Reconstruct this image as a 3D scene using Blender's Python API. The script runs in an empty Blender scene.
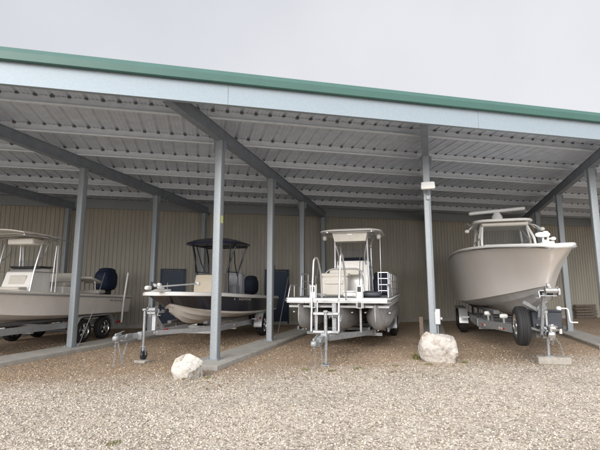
import bpy, bmesh, math, random
import numpy as np
from mathutils import Vector, Matrix
random.seed(7); rng = np.random.default_rng(11)
S = bpy.context.scene
COL = S.collection
PI = math.pi

# ------------------------------------------------------------------ materials
def mat(name, col, rough=.6, metal=0., var=.12, scale=6., bump=0., bscale=60., coat=0., kind=None, col2=None, det=5., stretch=None):
    m = bpy.data.materials.new(name); m.use_nodes = True
    nt = m.node_tree; N = nt.nodes; Lk = nt.links
    b = N['Principled BSDF']
    b.inputs['Roughness'].default_value = rough
    b.inputs['Metallic'].default_value = metal
    if coat: b.inputs['Coat Weight'].default_value = coat; b.inputs['Coat Roughness'].default_value = .12
    tc = N.new('ShaderNodeTexCoord')
    if kind == 'voronoi':
        t = N.new('ShaderNodeTexVoronoi'); t.inputs['Scale'].default_value = scale
        f = t.outputs['Color']
        bw = N.new('ShaderNodeRGBToBW'); Lk.new(f, bw.inputs[0]); fo = bw.outputs[0]
    else:
        t = N.new('ShaderNodeTexNoise'); t.inputs['Scale'].default_value = scale; t.inputs['Detail'].default_value = det
        t.inputs['Roughness'].default_value = .65
        fo = t.outputs['Fac']
    if stretch:
        mp = N.new('ShaderNodeMapping'); mp.inputs['Scale'].default_value = stretch; Lk.new(tc.outputs['Object'], mp.inputs['Vector']); Lk.new(mp.outputs[0], t.inputs['Vector'])
    else: Lk.new(tc.outputs['Object'], t.inputs['Vector'])
    mr = N.new('ShaderNodeMapRange'); mr.inputs[1].default_value = .28; mr.inputs[2].default_value = .72
    Lk.new(fo, mr.inputs[0])
    mx = N.new('ShaderNodeMix'); mx.data_type = 'RGBA'
    a = [c*(1-var) for c in col]; c2 = col2 or [min(1, c*(1+var)) for c in col]
    mx.inputs[6].default_value = (*a, 1); mx.inputs[7].default_value = (*c2, 1)
    Lk.new(mr.outputs[0], mx.inputs[0]); Lk.new(mx.outputs[2], b.inputs['Base Color'])
    if bump:
        n2 = N.new('ShaderNodeTexNoise'); n2.inputs['Scale'].default_value = bscale; n2.inputs['Detail'].default_value = 6
        Lk.new(tc.outputs['Object'], n2.inputs['Vector'])
        bp = N.new('ShaderNodeBump'); bp.inputs['Strength'].default_value = bump; bp.inputs['Distance'].default_value = .02
        Lk.new(n2.outputs['Fac'], bp.inputs['Height']); Lk.new(bp.outputs[0], b.inputs['Normal'])
    return m

M = {}
M['galv'] = mat('galvanized_steel', (.27, .297, .315), .5, .25, .08, 70, kind='voronoi')
M['zinc'] = mat('hot_dip_zinc', (.31, .32, .325), .5, .3, .16, 40, kind='voronoi')
M['galv_face'] = mat('galvanized_fascia', (.285, .34, .378), .5, .12, .025, 34, kind='voronoi', bump=.06, bscale=3)
M['rafter'] = mat('rafter_steel', (.20, .228, .265), .5, .1, .18, 5)
M['roof_under'] = mat('galvalume_sheet', (.565, .61, .685), .42, .12, .14, 4)
M['purlin'] = mat('purlin_steel', (.70, .745, .80), .42, .12, .08, 7)
M['green'] = mat('green_trim_paint', (.045, .120, .098), .42, 0, .06, 3)
M['wall'] = mat('tan_wall_sheet', (.37, .345, .285), .5, 0, .11, 1.6, stretch=(2.2, 2.2, .35))
M['navy_door'] = mat('navy_door_paint', (.008, .027, .062), .4, 0, .15, 4)
M['concrete'] = mat('kerb_concrete', (.37, .355, .32), .85, 0, .2, 5, bump=.35, bscale=40)
M['alu'] = mat('aluminium_tube', (.70, .71, .72), .28, .85, .06, 12)
M['alu_dull'] = mat('mill_aluminium', (.47, .48, .49), .42, .5, .14, 9)
M['pontoon'] = mat('weathered_aluminium', (.46, .455, .45), .45, .4, .25, 5)
M['chrome'] = mat('chrome', (.75, .76, .77), .15, 1., .05, 5)
M['white'] = mat('white_gelcoat', (.80, .785, .75), .28, 0, .03, 3, coat=.4)
M['whitepl'] = mat('white_plastic', (.78, .78, .76), .4, 0, .04, 8)
M['cream'] = mat('cream_gelcoat', (.72, .68, .61), .3, 0, .04, 2.5, coat=.35)
M['sand'] = mat('sand_gelcoat', (.80, .745, .685), .32, 0, .05, 2.0, coat=.35)
M['pearl'] = mat('pearl_hull_gelcoat', (.87, .825, .785), .25, 0, .03, 1.6, coat=.5)
M['bottom'] = mat('weathered_bottom_paint', (.42, .41, .40), .5, 0, .15, 3)
M['navy'] = mat('navy_gelcoat', (.010, .013, .028), .22, 0, .15, 3, coat=.5)
M['navycloth'] = mat('navy_canvas', (.012, .018, .036), .8, 0, .3, 10, bump=.4, bscale=9)
M['bluecloth'] = mat('blue_motor_cover', (.009, .019, .05), .7, 0, .3, 7, bump=.5, bscale=7)
M['black'] = mat('black_rubber', (.018, .018, .019), .75, 0, .3, 30, bump=.15, bscale=90)
M['blackpl'] = mat('black_plastic', (.022, .024, .028), .45, 0, .2, 10)
M['charcoal'] = mat('charcoal_box', (.035, .04, .05), .5, 0, .15, 8)
M['beige'] = mat('beige_vinyl', (.50, .44, .34), .5, 0, .06, 6)
M['tanpl'] = mat('oatmeal_vinyl', (.55, .52, .46), .5, 0, .06, 6)
M['greycloth'] = mat('grey_carpet', (.15, .15, .155), .9, 0, .2, 30)
M['canvas'] = mat('pale_canvas', (.66, .62, .56), .8, 0, .08, 6)
M['greycover'] = mat('grey_console_cover', (.33, .34, .36), .8, 0, .2, 6, bump=.4, bscale=6)
M['red'] = mat('red_lens', (.45, .03, .025), .25, 0, .1, 20)
M['amber'] = mat('pale_lens', (.62, .52, .46), .3, 0, .1, 20)
M['wood'] = mat('weathered_timber', (.16, .125, .095), .85, 0, .3, 9, bump=.3)
M['block'] = mat('block_concrete', (.34, .315, .275), .9, 0, .2, 14, bump=.5, bscale=70)
M['grass'] = mat('dry_green_blades', (.17, .165, .06), .7, 0, .5, 30)
M['rib_dark'] = mat('dark_rib_block', (.13, .125, .12), .85, 0, .3, 20)  # dark grey for the blocks at the rib crossings
M['rope'] = mat('pale_rope', (.5, .5, .49), .8, 0, .1, 20)
M['lamp_lens'] = mat('floodlight_glass', (.72, .68, .56), .25, 0, .05, 10)
M['sticker'] = mat('faded_yellow_label', (.55, .58, .18), .6, 0, .2, 60)
def glass_mat():
    m = bpy.data.materials.new('smoked_acrylic'); m.use_nodes = True
    b = m.node_tree.nodes['Principled BSDF']
    b.inputs['Base Color'].default_value = (.10, .11, .12, 1); b.inputs['Roughness'].default_value = .08
    b.inputs['Alpha'].default_value = .3
    return m
M['glass'] = glass_mat()

# ------------------------------------------------------------------ mesh builder
class MB:
    def __init__(s): s.v = []; s.f = []; s.mi = []
    def add(s, vs, fs, mi=0):
        o = len(s.v); s.v += [tuple(v) for v in vs]; s.f += [tuple(i+o for i in f) for f in fs]; s.mi += [mi]*len(fs); return s
    def box(s, c, d, R=None, mi=0, bev=.006):
        bm = bmesh.new(); bmesh.ops.create_cube(bm, size=1)
        for v in bm.verts: v.co = Vector((v.co.x*d[0], v.co.y*d[1], v.co.z*d[2]))
        b = min(bev, .3*min(d))
        if b > .0015: bmesh.ops.bevel(bm, geom=bm.edges[:], offset=b, segments=1, affect='EDGES', profile=.5)
        if R is not None: bmesh.ops.transform(bm, matrix=R.to_4x4(), verts=bm.verts)
        bm.verts.index_update()
        s.add([(v.co.x+c[0], v.co.y+c[1], v.co.z+c[2]) for v in bm.verts], [[v.index for v in f.verts] for f in bm.faces], mi); bm.free(); return s
    def bar(s, a, b, w, h, mi=0, bev=.004, up=(0, 0, 1)):
        a = Vector(a); b = Vector(b); d = b-a; L = d.length; y = d/L
        x = y.cross(Vector(up)); x.normalize(); z = x.cross(y)
        R = Matrix((x, y, z)).transposed()
        return s.box((a+b)/2, (w, L, h), R, mi, bev)
    def tube(s, pts, r, n=8, mi=0, closed=False, rs=None, cap=True):
        P = [Vector(p) for p in pts]; m = len(P); vs = []; fs = []
        T = []
        for i in range(m):
            if closed: t = P[(i+1) % m]-P[i-1]
            else: t = P[min(i+1, m-1)]-P[max(i-1, 0)]
            T.append(t.normalized() if t.length > 1e-9 else Vector((0, 0, 1)))
        up = Vector((0, 0, 1)) if abs(T[0].z) < .9 else Vector((1, 0, 0))
        nrm = (up - T[0]*up.dot(T[0])).normalized()
        for i in range(m):
            nrm = (nrm - T[i]*nrm.dot(T[i])).normalized(); bi = T[i].cross(nrm)
            rr = rs[i] if rs else r
            for k in range(n):
                a = 2*PI*k/n; vs.append(P[i]+nrm*(rr*math.cos(a))+bi*(rr*math.sin(a)))
        mm = m if closed else m-1
        for i in range(mm):
            j = (i+1) % m
            for k in range(n): fs.append((i*n+k, i*n+(k+1) % n, j*n+(k+1) % n, j*n+k))
        if not closed and cap: fs.append(tuple(range(n-1, -1, -1))); fs.append(tuple((m-1)*n+k for k in range(n)))
        return s.add(vs, fs, mi)
    def rod(s, a, b, r, n=10, mi=0): return s.tube([a, b], r, n, mi)
    def lathe(s, c, prof, axis='x', n=32, mi=0, closed=False):
        # prof: list of (along axis, radius)
        vs = []; fs = []
        for (h, r) in prof:
            for k in range(n):
                a = 2*PI*k/n; u, w = r*math.cos(a), r*math.sin(a)
                p = {'x': (h, u, w), 'y': (w, h, u), 'z': (u, w, h)}[axis]
                vs.append((c[0]+p[0], c[1]+p[1], c[2]+p[2]))
        m = len(prof)
        for i in range(m if closed else m-1):
            j = (i+1) % m
            for k in range(n): fs.append((i*n+k, i*n+(k+1) % n, j*n+(k+1) % n, j*n+k))
        if not closed:
            fs.append(tuple(range(n-1, -1, -1))); fs.append(tuple((m-1)*n+k for k in range(n)))
        return s.add(vs, fs, mi)
    def prism(s, poly, z0, z1, mi=0, plane='xy'):
        n = len(poly); f = {'xy': lambda p, z: (p[0], p[1], z), 'xz': lambda p, z: (p[0], z, p[1]), 'yz': lambda p, z: (z, p[0], p[1])}[plane]
        vs = [f(p, z0) for p in poly]+[f(p, z1) for p in poly]
        fs = [tuple(range(n-1, -1, -1)), tuple(range(n, 2*n))]+[(i, (i+1) % n, n+(i+1) % n, n+i) for i in range(n)]
        return s.add(vs, fs, mi)
    def blob(s, c, d, mi=0, sq=1., n=14, m=9, jit=0):
        # super-ellipsoid
        vs = []; fs = []
        def sp(x): return math.copysign(abs(x)**sq, x)
        for i in range(m+1):
            th = -PI/2+PI*i/m
            for k in range(n):
                ph = 2*PI*k/n
                vs.append((c[0]+d[0]/2*sp(math.cos(th))*sp(math.cos(ph))*(1+jit*random.uniform(-1, 1)), c[1]+d[1]/2*sp(math.cos(th))*sp(math.sin(ph))*(1+jit*random.uniform(-1, 1)), c[2]+d[2]/2*sp(math.sin(th))))
        for i in range(m):
            for k in range(n): fs.append((i*n+k, i*n+(k+1) % n, (i+1)*n+(k+1) % n, (i+1)*n+k))
        return s.add(vs, fs, mi)
    def build(s, name, mats, parent=None, label=None, smooth=38, loc=None):
        me = bpy.data.meshes.new(name)
        me.from_pydata(s.v, [], s.f)
        if not isinstance(mats, (list, tuple)): mats = [mats]
        for m in mats: me.materials.append(m)
        me.polygons.foreach_set('material_index', s.mi)
        bm = bmesh.new(); bm.from_mesh(me); bmesh.ops.recalc_face_normals(bm, faces=bm.faces[:]); bm.to_mesh(me); bm.free()
        if smooth:
            me.polygons.foreach_set('use_smooth', [True]*len(me.polygons)); me.set_sharp_from_angle(angle=math.radians(smooth))
        me.update()
        o = bpy.data.objects.new(name, me); COL.objects.link(o)
        if parent: o.parent = parent
        if label: o['label'] = label
        if loc: o.location = loc
        return o

def thing(name, label, cat, loc=(0, 0, 0), rz=0., group=None):
    o = bpy.data.objects.new(name, None); COL.objects.link(o); o.empty_display_size = .2
    o.location = loc; o.rotation_euler = (0, 0, rz)
    o['label'] = label; o['category'] = cat
    if group: o['group'] = group
    return o
def tag(o, label, cat, group=None):
    o['label'] = label; o['category'] = cat
    if group: o['group'] = group
    return o
def struct(o): o['kind'] = 'structure'; return o

def crom(ctrl, n):
    """Catmull-Rom through control points (chord-length), n samples"""
    P = np.array(ctrl, float); d = np.r_[0, np.cumsum(np.linalg.norm(np.diff(P, axis=0), axis=1)**.6)]
    d /= d[-1]
    m = np.zeros_like(P)
    for i in range(len(P)):
        a, b = max(i-1, 0), min(i+1, len(P)-1); m[i] = (P[b]-P[a])/(d[b]-d[a])
    out = []
    for t in np.linspace(0, 1, n):
        i = min(np.searchsorted(d, t, side='right')-1, len(P)-2); h = d[i+1]-d[i]; u = (t-d[i])/h
        out.append((2*u**3-3*u**2+1)*P[i]+(u**3-2*u**2+u)*h*m[i]+(-2*u**3+3*u**2)*P[i+1]+(u**3-u**2)*h*m[i+1])
    return np.array(out)
def rnd(pts, r=.08, k=4):
    """round the inner corners of a polyline"""
    P = [Vector(p) for p in pts]; out = [P[0]]
    for i in range(1, len(P)-1):
        a = P[i]+(P[i-1]-P[i]).normalized()*min(r, (P[i-1]-P[i]).length*.45); b = P[i]+(P[i+1]-P[i]).normalized()*min(r, (P[i+1]-P[i]).length*.45)
        for j in range(k+1):
            t = j/k; out.append(a*(1-t)**2+P[i]*2*t*(1-t)+b*t*t)
    return out+[P[-1]]
def rrect(w, l, r, k=5):
    out = []
    for (cx, cy, a0) in ((w/2-r, l/2-r, 0), (-w/2+r, l/2-r, 90), (-w/2+r, -l/2+r, 180), (w/2-r, -l/2+r, 270)):
        for j in range(k+1):
            a = math.radians(a0+90*j/k); out.append((cx+r*math.cos(a), cy+r*math.sin(a)))
    return out

# ------------------------------------------------------------------ camera (solved from the posts and roof edges)
F_PX, PITCH, YAW, ROLL = 423.04, .1427, .2973, -.0021
cam = bpy.data.cameras.new('camera'); co = bpy.data.objects.new('camera', cam); COL.objects.link(co); S.camera = co
cam.sensor_fit = 'HORIZONTAL'; cam.sensor_width = 36; cam.lens = F_PX/600*36; cam.clip_start = .05; cam.clip_end = 2000
co.location = (0, 0, 1.6)
co.matrix_world = Matrix.Translation((0, 0, 1.6)) @ Matrix.Rotation(YAW, 4, 'Z') @ Matrix.Rotation(PI/2+PITCH, 4, 'X') @ Matrix.Rotation(ROLL, 4, 'Z')

# ------------------------------------------------------------------ shed layout
X1, Y1, SP, BW, SK, OV = -4.333, 8.122, 3.149, 4.334, .5836, 2.131
ZB, ZT, SL = 4.84, 5.17, .0276
ZR = 5.305                   # underside of the roof sheet at the eave
AL = math.atan(SK); CA, SA = math.cos(AL), math.sin(AL)
YO = Y1-OV
def yfas(x): return YO+SK*(x-X1)
def aq(a, q, z): return (X1+a*CA-q*SA, YO+a*SA+q*CA, z)
BAYS = range(-4, 5)
WALLP = 11.95               # back wall, metres behind the eave measured along the bays
shed = thing('boat_shed', 'long open fronted galvanized steel boat shed with green eave trim and tan back wall', 'shed', (X1, Y1, 0))
off = (-X1, -Y1, 0)
def part(mb, name, m, parent=shed, smooth=38, label=None): return mb.build(name, m, parent, label, smooth, loc=off)

# roof sheet
def sheet_profile(n0, n1, pitch, rib, top, h, minor=()):
    pts = []
    for i in range(n0, n1):
        b = i*pitch; pts.append((b, 0))
        for f_ in minor: c_ = b+(pitch-rib)*f_; pts += [(c_-.016, 0), (c_-.007, .006), (c_+.007, .006), (c_+.016, 0)]
        pts += [(b+pitch-rib, 0), (b+pitch-rib/2-top/2, h), (b+pitch-rib/2+top/2, h)]
    pts.append((n1*pitch, 0)); return pts
prof = sheet_profile(-66, 76, .305, .075, .03, .034, (.34, .68))
mb = MB(); vs = []; Q = [-.06]+[i*1.02 for i in range(1, 11)]+[10.42]
for q in Q:
    for (a, h) in prof: vs.append(aq(a, q, ZR-SL*q/CA+h))
n = len(prof); fs = []
for j in range(len(Q)-1): fs += [(j*n+i, j*n+i+1, (j+1)*n+i+1, (j+1)*n+i) for i in range(n-1)]
mb.add(vs, fs); part(mb, 'roof_sheet', M['roof_under'], smooth=0)

# fascia channel lengths
joints = [-19.9, -14.36, -9.2, -4.04, 1.12, 6.28, 11.44, 16.6, 22.9]
for j0, j1 in zip(joints, joints[1:]):
    mb = MB(); a0, a1 = j0+.003, j1-.003
    for (q, z, dq, dz) in ((0, (ZB+ZT)/2+.02, .006, ZT-ZB+.04), (.045, ZB+.0035, .078, .007), (.045, ZT-.0035, .078, .007)):
        mb.box(aq((a0+a1)/2, q+.003, z), (a1-a0, dq, dz), Matrix.Rotation(AL, 3, 'Z'), bev=0)
    part(mb, 'fascia_channel', M['galv_face'])
# green eave trim: folded profile extruded along the eave
mb = MB(); pr = [(-.004, ZT+.052), (-.080, ZT+.050), (-.092, ZT+.058), (-.10, ZT+.185), (-.045, ZT+.283), (.03, ZT+.30), (.04, ZT+.29), (.03, ZT+.20), (-.004, ZT+.07)]
a0, a1 = -19.95, 22.95; A = [a0+(a1-a0)*i/30 for i in range(31)]; n = len(pr); vs = []; fs = []
for a in A: vs += [aq(a, q, z) for q, z in pr]
for j in range(len(A)-1): fs += [(j*n+i, j*n+(i+1) % n, (j+1)*n+(i+1) % n, (j+1)*n+i) for i in range(n)]
mb.add(vs, fs+[tuple(range(n)), tuple((len(A)-1)*n+i for i in range(n))]); part(mb, 'eave_trim', M['green'], smooth=25)

# rafters (along the bays), posts
def beamI(mb, x, y0, z0, y1, z1, d, fw, tf, tw):
    sec = [(-fw/2, 0), (fw/2, 0), (fw/2, tf), (tw/2, tf), (tw/2, d-tf), (fw/2, d-tf), (fw/2, d), (-fw/2, d), (-fw/2, d-tf), (-tw/2, d-tf), (-tw/2, tf), (-fw/2, tf)]
    n = len(sec); vs = [(x+u, y0, z0+w) for u, w in sec]+[(x+u, y1, z1+w) for u, w in sec]
    mb.add(vs, [tuple(range(n)), tuple(range(n, 2*n))]+[(i, (i+1) % n, n+(i+1) % n, n+i) for i in range(n)])
proto_r = None
for b in BAYS:
    x = X1+b*BW; yf = yfas(x)
    if proto_r is None:
        mb = MB(); beamI(mb, 0, .10, ZB-.01-SL*.1, WALLP-.02, ZB-.01-SL*WALLP, .27, .16, .012, .10)
        proto_r = mb.build('rafter', M['rafter'], shed); o = proto_r
    else:
        o = proto_r.copy(); COL.objects.link(o); o.parent = shed
    o.location = (x-X1, yf-Y1, 0)
PW = .168
def post_mesh(h, base):
    mb = MB(); mb.prism(rrect(PW, PW, .02, 3), base, h)
    return mb
for k in range(4):
    h = ZB-.01-SL*(OV+k*SP)
    pr0 = None
    for b in BAYS:
        x, y = X1+b*BW, Y1+b*BW*SK+k*SP
        if pr0 is None:
            pr0 = post_mesh(h, .112).build('post', M['galv'], shed); pl = MB().box((0, 0, .106), (.26, .26, .012), bev=.002)
            for sx in (-1, 1):
                for sy in (-1, 1): pl.lathe((sx*.1, sy*.1, .112), [(0, .014), (.018, .014), (.019, .008), (.035, .008)], 'z', 8)
            bp = pl.build('base_plate', M['galv'], pr0)
            cp = MB().box((-.0, 0, h-.12), (.30, .012, .24), bev=0).box((0, 0, h+.004), (.2, .26, .008), bev=0).build('cleat_plate', M['rafter'], pr0)
            o = pr0
        else:
            o = pr0.copy(); COL.objects.link(o); o.parent = shed
            for ch in (bp, cp): c = ch.copy(); COL.objects.link(c); c.parent = o
        o.location = (x-X1, y-Y1, 0)
# purlins: lipped Z sections, one length per bay
seg = BW/CA
zs = [(.06, .20), (.0, .20), (.0, .006), (-.066, .0), (-.072, .028), (-.0695, .0285), (-.0645, .003), (.003, .009), (.003, .197), (.06, .197)]
pp = None
for i in range(7):
    pd = 1.52+1.735*i; q = pd*CA; z = ZR-.203-SL*pd
    for b in list(BAYS)[:-1]:
        if pp is None:
            mb = MB(); n = len(zs); vs = []; e = .004
            for a in (e, seg-e): vs += [(a*CA-u*SA, a*SA+u*CA, w) for u, w in zs]
            mb.add(vs, [(j, (j+1) % n, n+(j+1) % n, n+j) for j in range(n)])
            pp = mb.build('purlin', M['purlin'], shed, smooth=0); o = pp
        else:
            o = pp.copy(); COL.objects.link(o); o.parent = shed
        # start of this bay's purlin on rafter b at pd behind the eave
        x = X1+b*BW; P = (x, yfas(x)+pd, z)
        o.location = (P[0]-X1, P[1]-Y1, P[2])
# dark blocks where the roof ribs cross each purlin
roof_o = [o for o in shed.children if o.name.startswith('roof_sheet')][0]
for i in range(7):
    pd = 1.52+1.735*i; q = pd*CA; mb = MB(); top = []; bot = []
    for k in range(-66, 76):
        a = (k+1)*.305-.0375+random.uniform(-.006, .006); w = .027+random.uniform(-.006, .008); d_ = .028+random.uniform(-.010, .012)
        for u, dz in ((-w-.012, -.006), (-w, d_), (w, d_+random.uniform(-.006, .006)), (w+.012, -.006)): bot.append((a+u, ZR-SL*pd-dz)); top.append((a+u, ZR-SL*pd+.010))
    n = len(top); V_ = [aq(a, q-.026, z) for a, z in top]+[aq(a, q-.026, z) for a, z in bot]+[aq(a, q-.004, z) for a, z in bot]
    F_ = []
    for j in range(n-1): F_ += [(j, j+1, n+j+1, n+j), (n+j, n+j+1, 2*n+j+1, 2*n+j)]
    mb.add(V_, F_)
    c = mb.build('rib_block', M['rib_dark'], roof_o, smooth=0)
# back wall
QW = WALLP*CA
prof = sheet_profile(-132, 152, .1525, .058, .026, .022)
ZW = ZR-SL*WALLP
mb = MB(); vs = []; n = len(prof)
for z in (.02, 1.6, 3.2, ZW+.005): vs += [aq(a, QW-h, z) for a, h in prof]
fs = []
for j in range(3): fs += [(j*n+i, j*n+i+1, (j+1)*n+i+1, (j+1)*n+i) for i in range(n-1)]
mb.add(vs, fs); part(mb, 'back_wall', M['wall'], smooth=0)
mb = MB(); mb.box(aq(1.5, QW+.06, 2.45), (43.2, .02, 4.9), Matrix.Rotation(AL, 3, 'Z'), bev=0); part(mb, 'outer_wall', M['wall'])
mb = MB(); mb.box(aq(1.5, QW-.11, ZW-.195), (43, .07, .36), Matrix.Rotation(AL, 3, 'Z'), bev=0); part(mb, 'wall_beam', M['galv'])
mb = MB(); mb.box(aq(1.5, QW-.06, .07), (43, .05, .14), Matrix.Rotation(AL, 3, 'Z'), bev=.004); part(mb, 'wall_sill', M['concrete'])
# navy doors in the back wall
RA = Matrix.Rotation(AL, 3, 'Z')
def wall_a(x): # a coordinate of the wall point with world x
    return ((x-X1)+QW*SA)/CA
for (x0, x1) in ((-10.22, -9.40), (-6.62, -5.76)):
    a0, a1 = wall_a(x0), wall_a(x1); ac, w = (a0+a1)/2, a1-a0
    mb = MB(); mb.box(aq(ac, QW-.06, 1.12), (w-.10, .045, 2.16), RA)
    d = part(mb, 'door', M['navy_door'])
    fr = MB()
    for s_ in (-1, 1): fr.box(aq(ac+s_*(w/2-.022), QW-.058, 1.13), (.055, .09, 2.2), RA)
    fr.box(aq(ac, QW-.058, 2.255), (w+.012, .09, .05), RA); f = fr.build('door_frame', M['navy_door'], d)
    h = MB(); p0 = aq(a0+w*.30, QW-.10, 1.72); p1 = aq(a0+w*.30, QW-.10, 1.45); h.rod(p0, p1, .018, 8)
    h.rod(p0, aq(a0+w*.30, QW-.07, 1.72), .012, 6); h.rod(p1, aq(a0+w*.30, QW-.07, 1.45), .012, 6); h.build('door_handle', M['whitepl'], d)

# ------------------------------------------------------------------ ground, kerbs, gravel
def ground_mat():
    m = bpy.data.materials.new('gravel_ground'); m.use_nodes = True
    nt = m.node_tree; N = nt.nodes; Lk = nt.links; b = N['Principled BSDF']; b.inputs['Roughness'].default_value = .95
    tc = N.new('ShaderNodeTexCoord'); P = tc.outputs['Object']
    def noise(sc, det=6, w=.6):
        t = N.new('ShaderNodeTexNoise'); t.inputs['Scale'].default_value = sc; t.inputs['Detail'].default_value = det; t.inputs['Roughness'].default_value = w
        Lk.new(P, t.inputs['Vector']); return t.outputs['Fac']
    def vor(sc):
        t = N.new('ShaderNodeTexVoronoi'); t.inputs['Scale'].default_value = sc; t.inputs['Randomness'].default_value = 1
        Lk.new(P, t.inputs['Vector']); return t
    def ramp(f, stops):
        r = N.new('ShaderNodeValToRGB'); Lk.new(f, r.inputs[0]); e = r.color_ramp.elements
        while len(e) < len(stops): e.new(.5)
        for el, (p, c) in zip(e, stops): el.position = p; el.color = (*c, 1)
        return r.outputs[0]
    def math_(op, a, b2=None):
        t = N.new('ShaderNodeMath'); t.operation = op
        for i, q in enumerate((a, b2)):
            if q is None: continue
            if isinstance(q, (int, float)): t.inputs[i].default_value = q
            else: Lk.new(q, t.inputs[i])
        return t.outputs[0]
    def mix(f, a, b2, bl='MIX'):
        t = N.new('ShaderNodeMix'); t.data_type = 'RGBA'; t.blend_type = bl
        for i, q in ((0, f), (6, a), (7, b2)):
            if isinstance(q, (int, float)): t.inputs[i].default_value = q
            elif isinstance(q, tuple): t.inputs[i].default_value = (*q, 1)
            else: Lk.new(q, t.inputs[i])
        return t.outputs[2]
    v1 = vor(42.); v2 = vor(26.)
    bw1 = N.new('ShaderNodeSeparateColor'); Lk.new(v1.outputs['Color'], bw1.inputs[0])
    bw2 = N.new('ShaderNodeSeparateColor'); Lk.new(v2.outputs['Color'], bw2.inputs[0])
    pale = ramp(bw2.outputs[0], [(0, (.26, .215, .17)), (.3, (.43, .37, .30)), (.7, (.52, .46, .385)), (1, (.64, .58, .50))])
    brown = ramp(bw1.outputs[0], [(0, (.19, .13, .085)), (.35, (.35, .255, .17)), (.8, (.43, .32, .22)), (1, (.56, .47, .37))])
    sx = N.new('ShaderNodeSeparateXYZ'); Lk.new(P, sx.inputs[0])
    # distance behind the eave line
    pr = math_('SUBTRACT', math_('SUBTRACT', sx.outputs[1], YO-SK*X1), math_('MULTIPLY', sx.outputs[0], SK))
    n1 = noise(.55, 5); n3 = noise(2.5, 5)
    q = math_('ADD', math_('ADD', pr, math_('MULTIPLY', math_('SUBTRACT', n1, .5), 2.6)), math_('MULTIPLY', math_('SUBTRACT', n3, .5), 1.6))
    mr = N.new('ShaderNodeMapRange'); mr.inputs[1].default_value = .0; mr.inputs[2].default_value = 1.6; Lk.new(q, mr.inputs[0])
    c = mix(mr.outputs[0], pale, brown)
    big = noise(.7, 5); mr2 = N.new('ShaderNodeMapRange'); mr2.inputs[1].default_value = .3; mr2.inputs[2].default_value = .7; mr2.inputs[3].default_value = .82; mr2.inputs[4].default_value = 1.12; Lk.new(big, mr2.inputs[0])
    cc = N.new('ShaderNodeCombineColor')
    for i in range(3): Lk.new(mr2.outputs[0], cc.inputs[i])
    c = mix(1., c, cc.outputs[0], 'MULTIPLY')
    Lk.new(c, b.inputs['Base Color'])
    hgt = math_('ADD', math_('MULTIPLY', v1.outputs['Distance'], -1.), math_('MULTIPLY', noise(18, 8), .5))
    bp = N.new('ShaderNodeBump'); bp.inputs['Strength'].default_value = .9; bp.inputs['Distance'].default_value = .02; Lk.new(hgt, bp.inputs['Height']); Lk.new(bp.outputs[0], b.inputs['Normal'])
    return m
mb = MB(); g = 24; R = 600.
def gco(i): u = (i/g)*2-1; return math.copysign(abs(u)**3, u)*R
mb.add([(gco(i), gco(j)+8, 0) for j in range(g+1) for i in range(g+1)], [(j*(g+1)+i, j*(g+1)+i+1, (j+1)*(g+1)+i+1, (j+1)*(g+1)+i) for j in range(g) for i in range(g)])
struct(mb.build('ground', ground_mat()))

# concrete kerb strips under each post row
for b in BAYS:
    x = X1+b*BW; y0 = Y1+b*BW*SK-.62; y1 = yfas(x)+WALLP-.25
    mb = MB(); ys = np.arange(y0, y1, .5); w = .74
    sec = [(-w/2, -.05), (-w/2, .085), (-w/2+.018, .1), (w/2-.018, .1), (w/2, .085), (w/2, -.05)]
    vs = []; fs = []; n = len(sec)
    for j, yy in enumerate(ys):
        vs += [(x+u+random.uniform(-.008, .008), yy+(0.0 if j else abs(u)*.12), z+random.uniform(-.004, .0)*(z > 0)) for u, z in sec]
    for j in range(len(ys)-1): fs += [(j*n+i, j*n+i+1, (j+1)*n+i+1, (j+1)*n+i) for i in range(n-1)]
    mb.add(vs, fs+[tuple(range(n))]); struct(mb.build('kerb_strip', M['concrete'], smooth=25))

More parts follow.
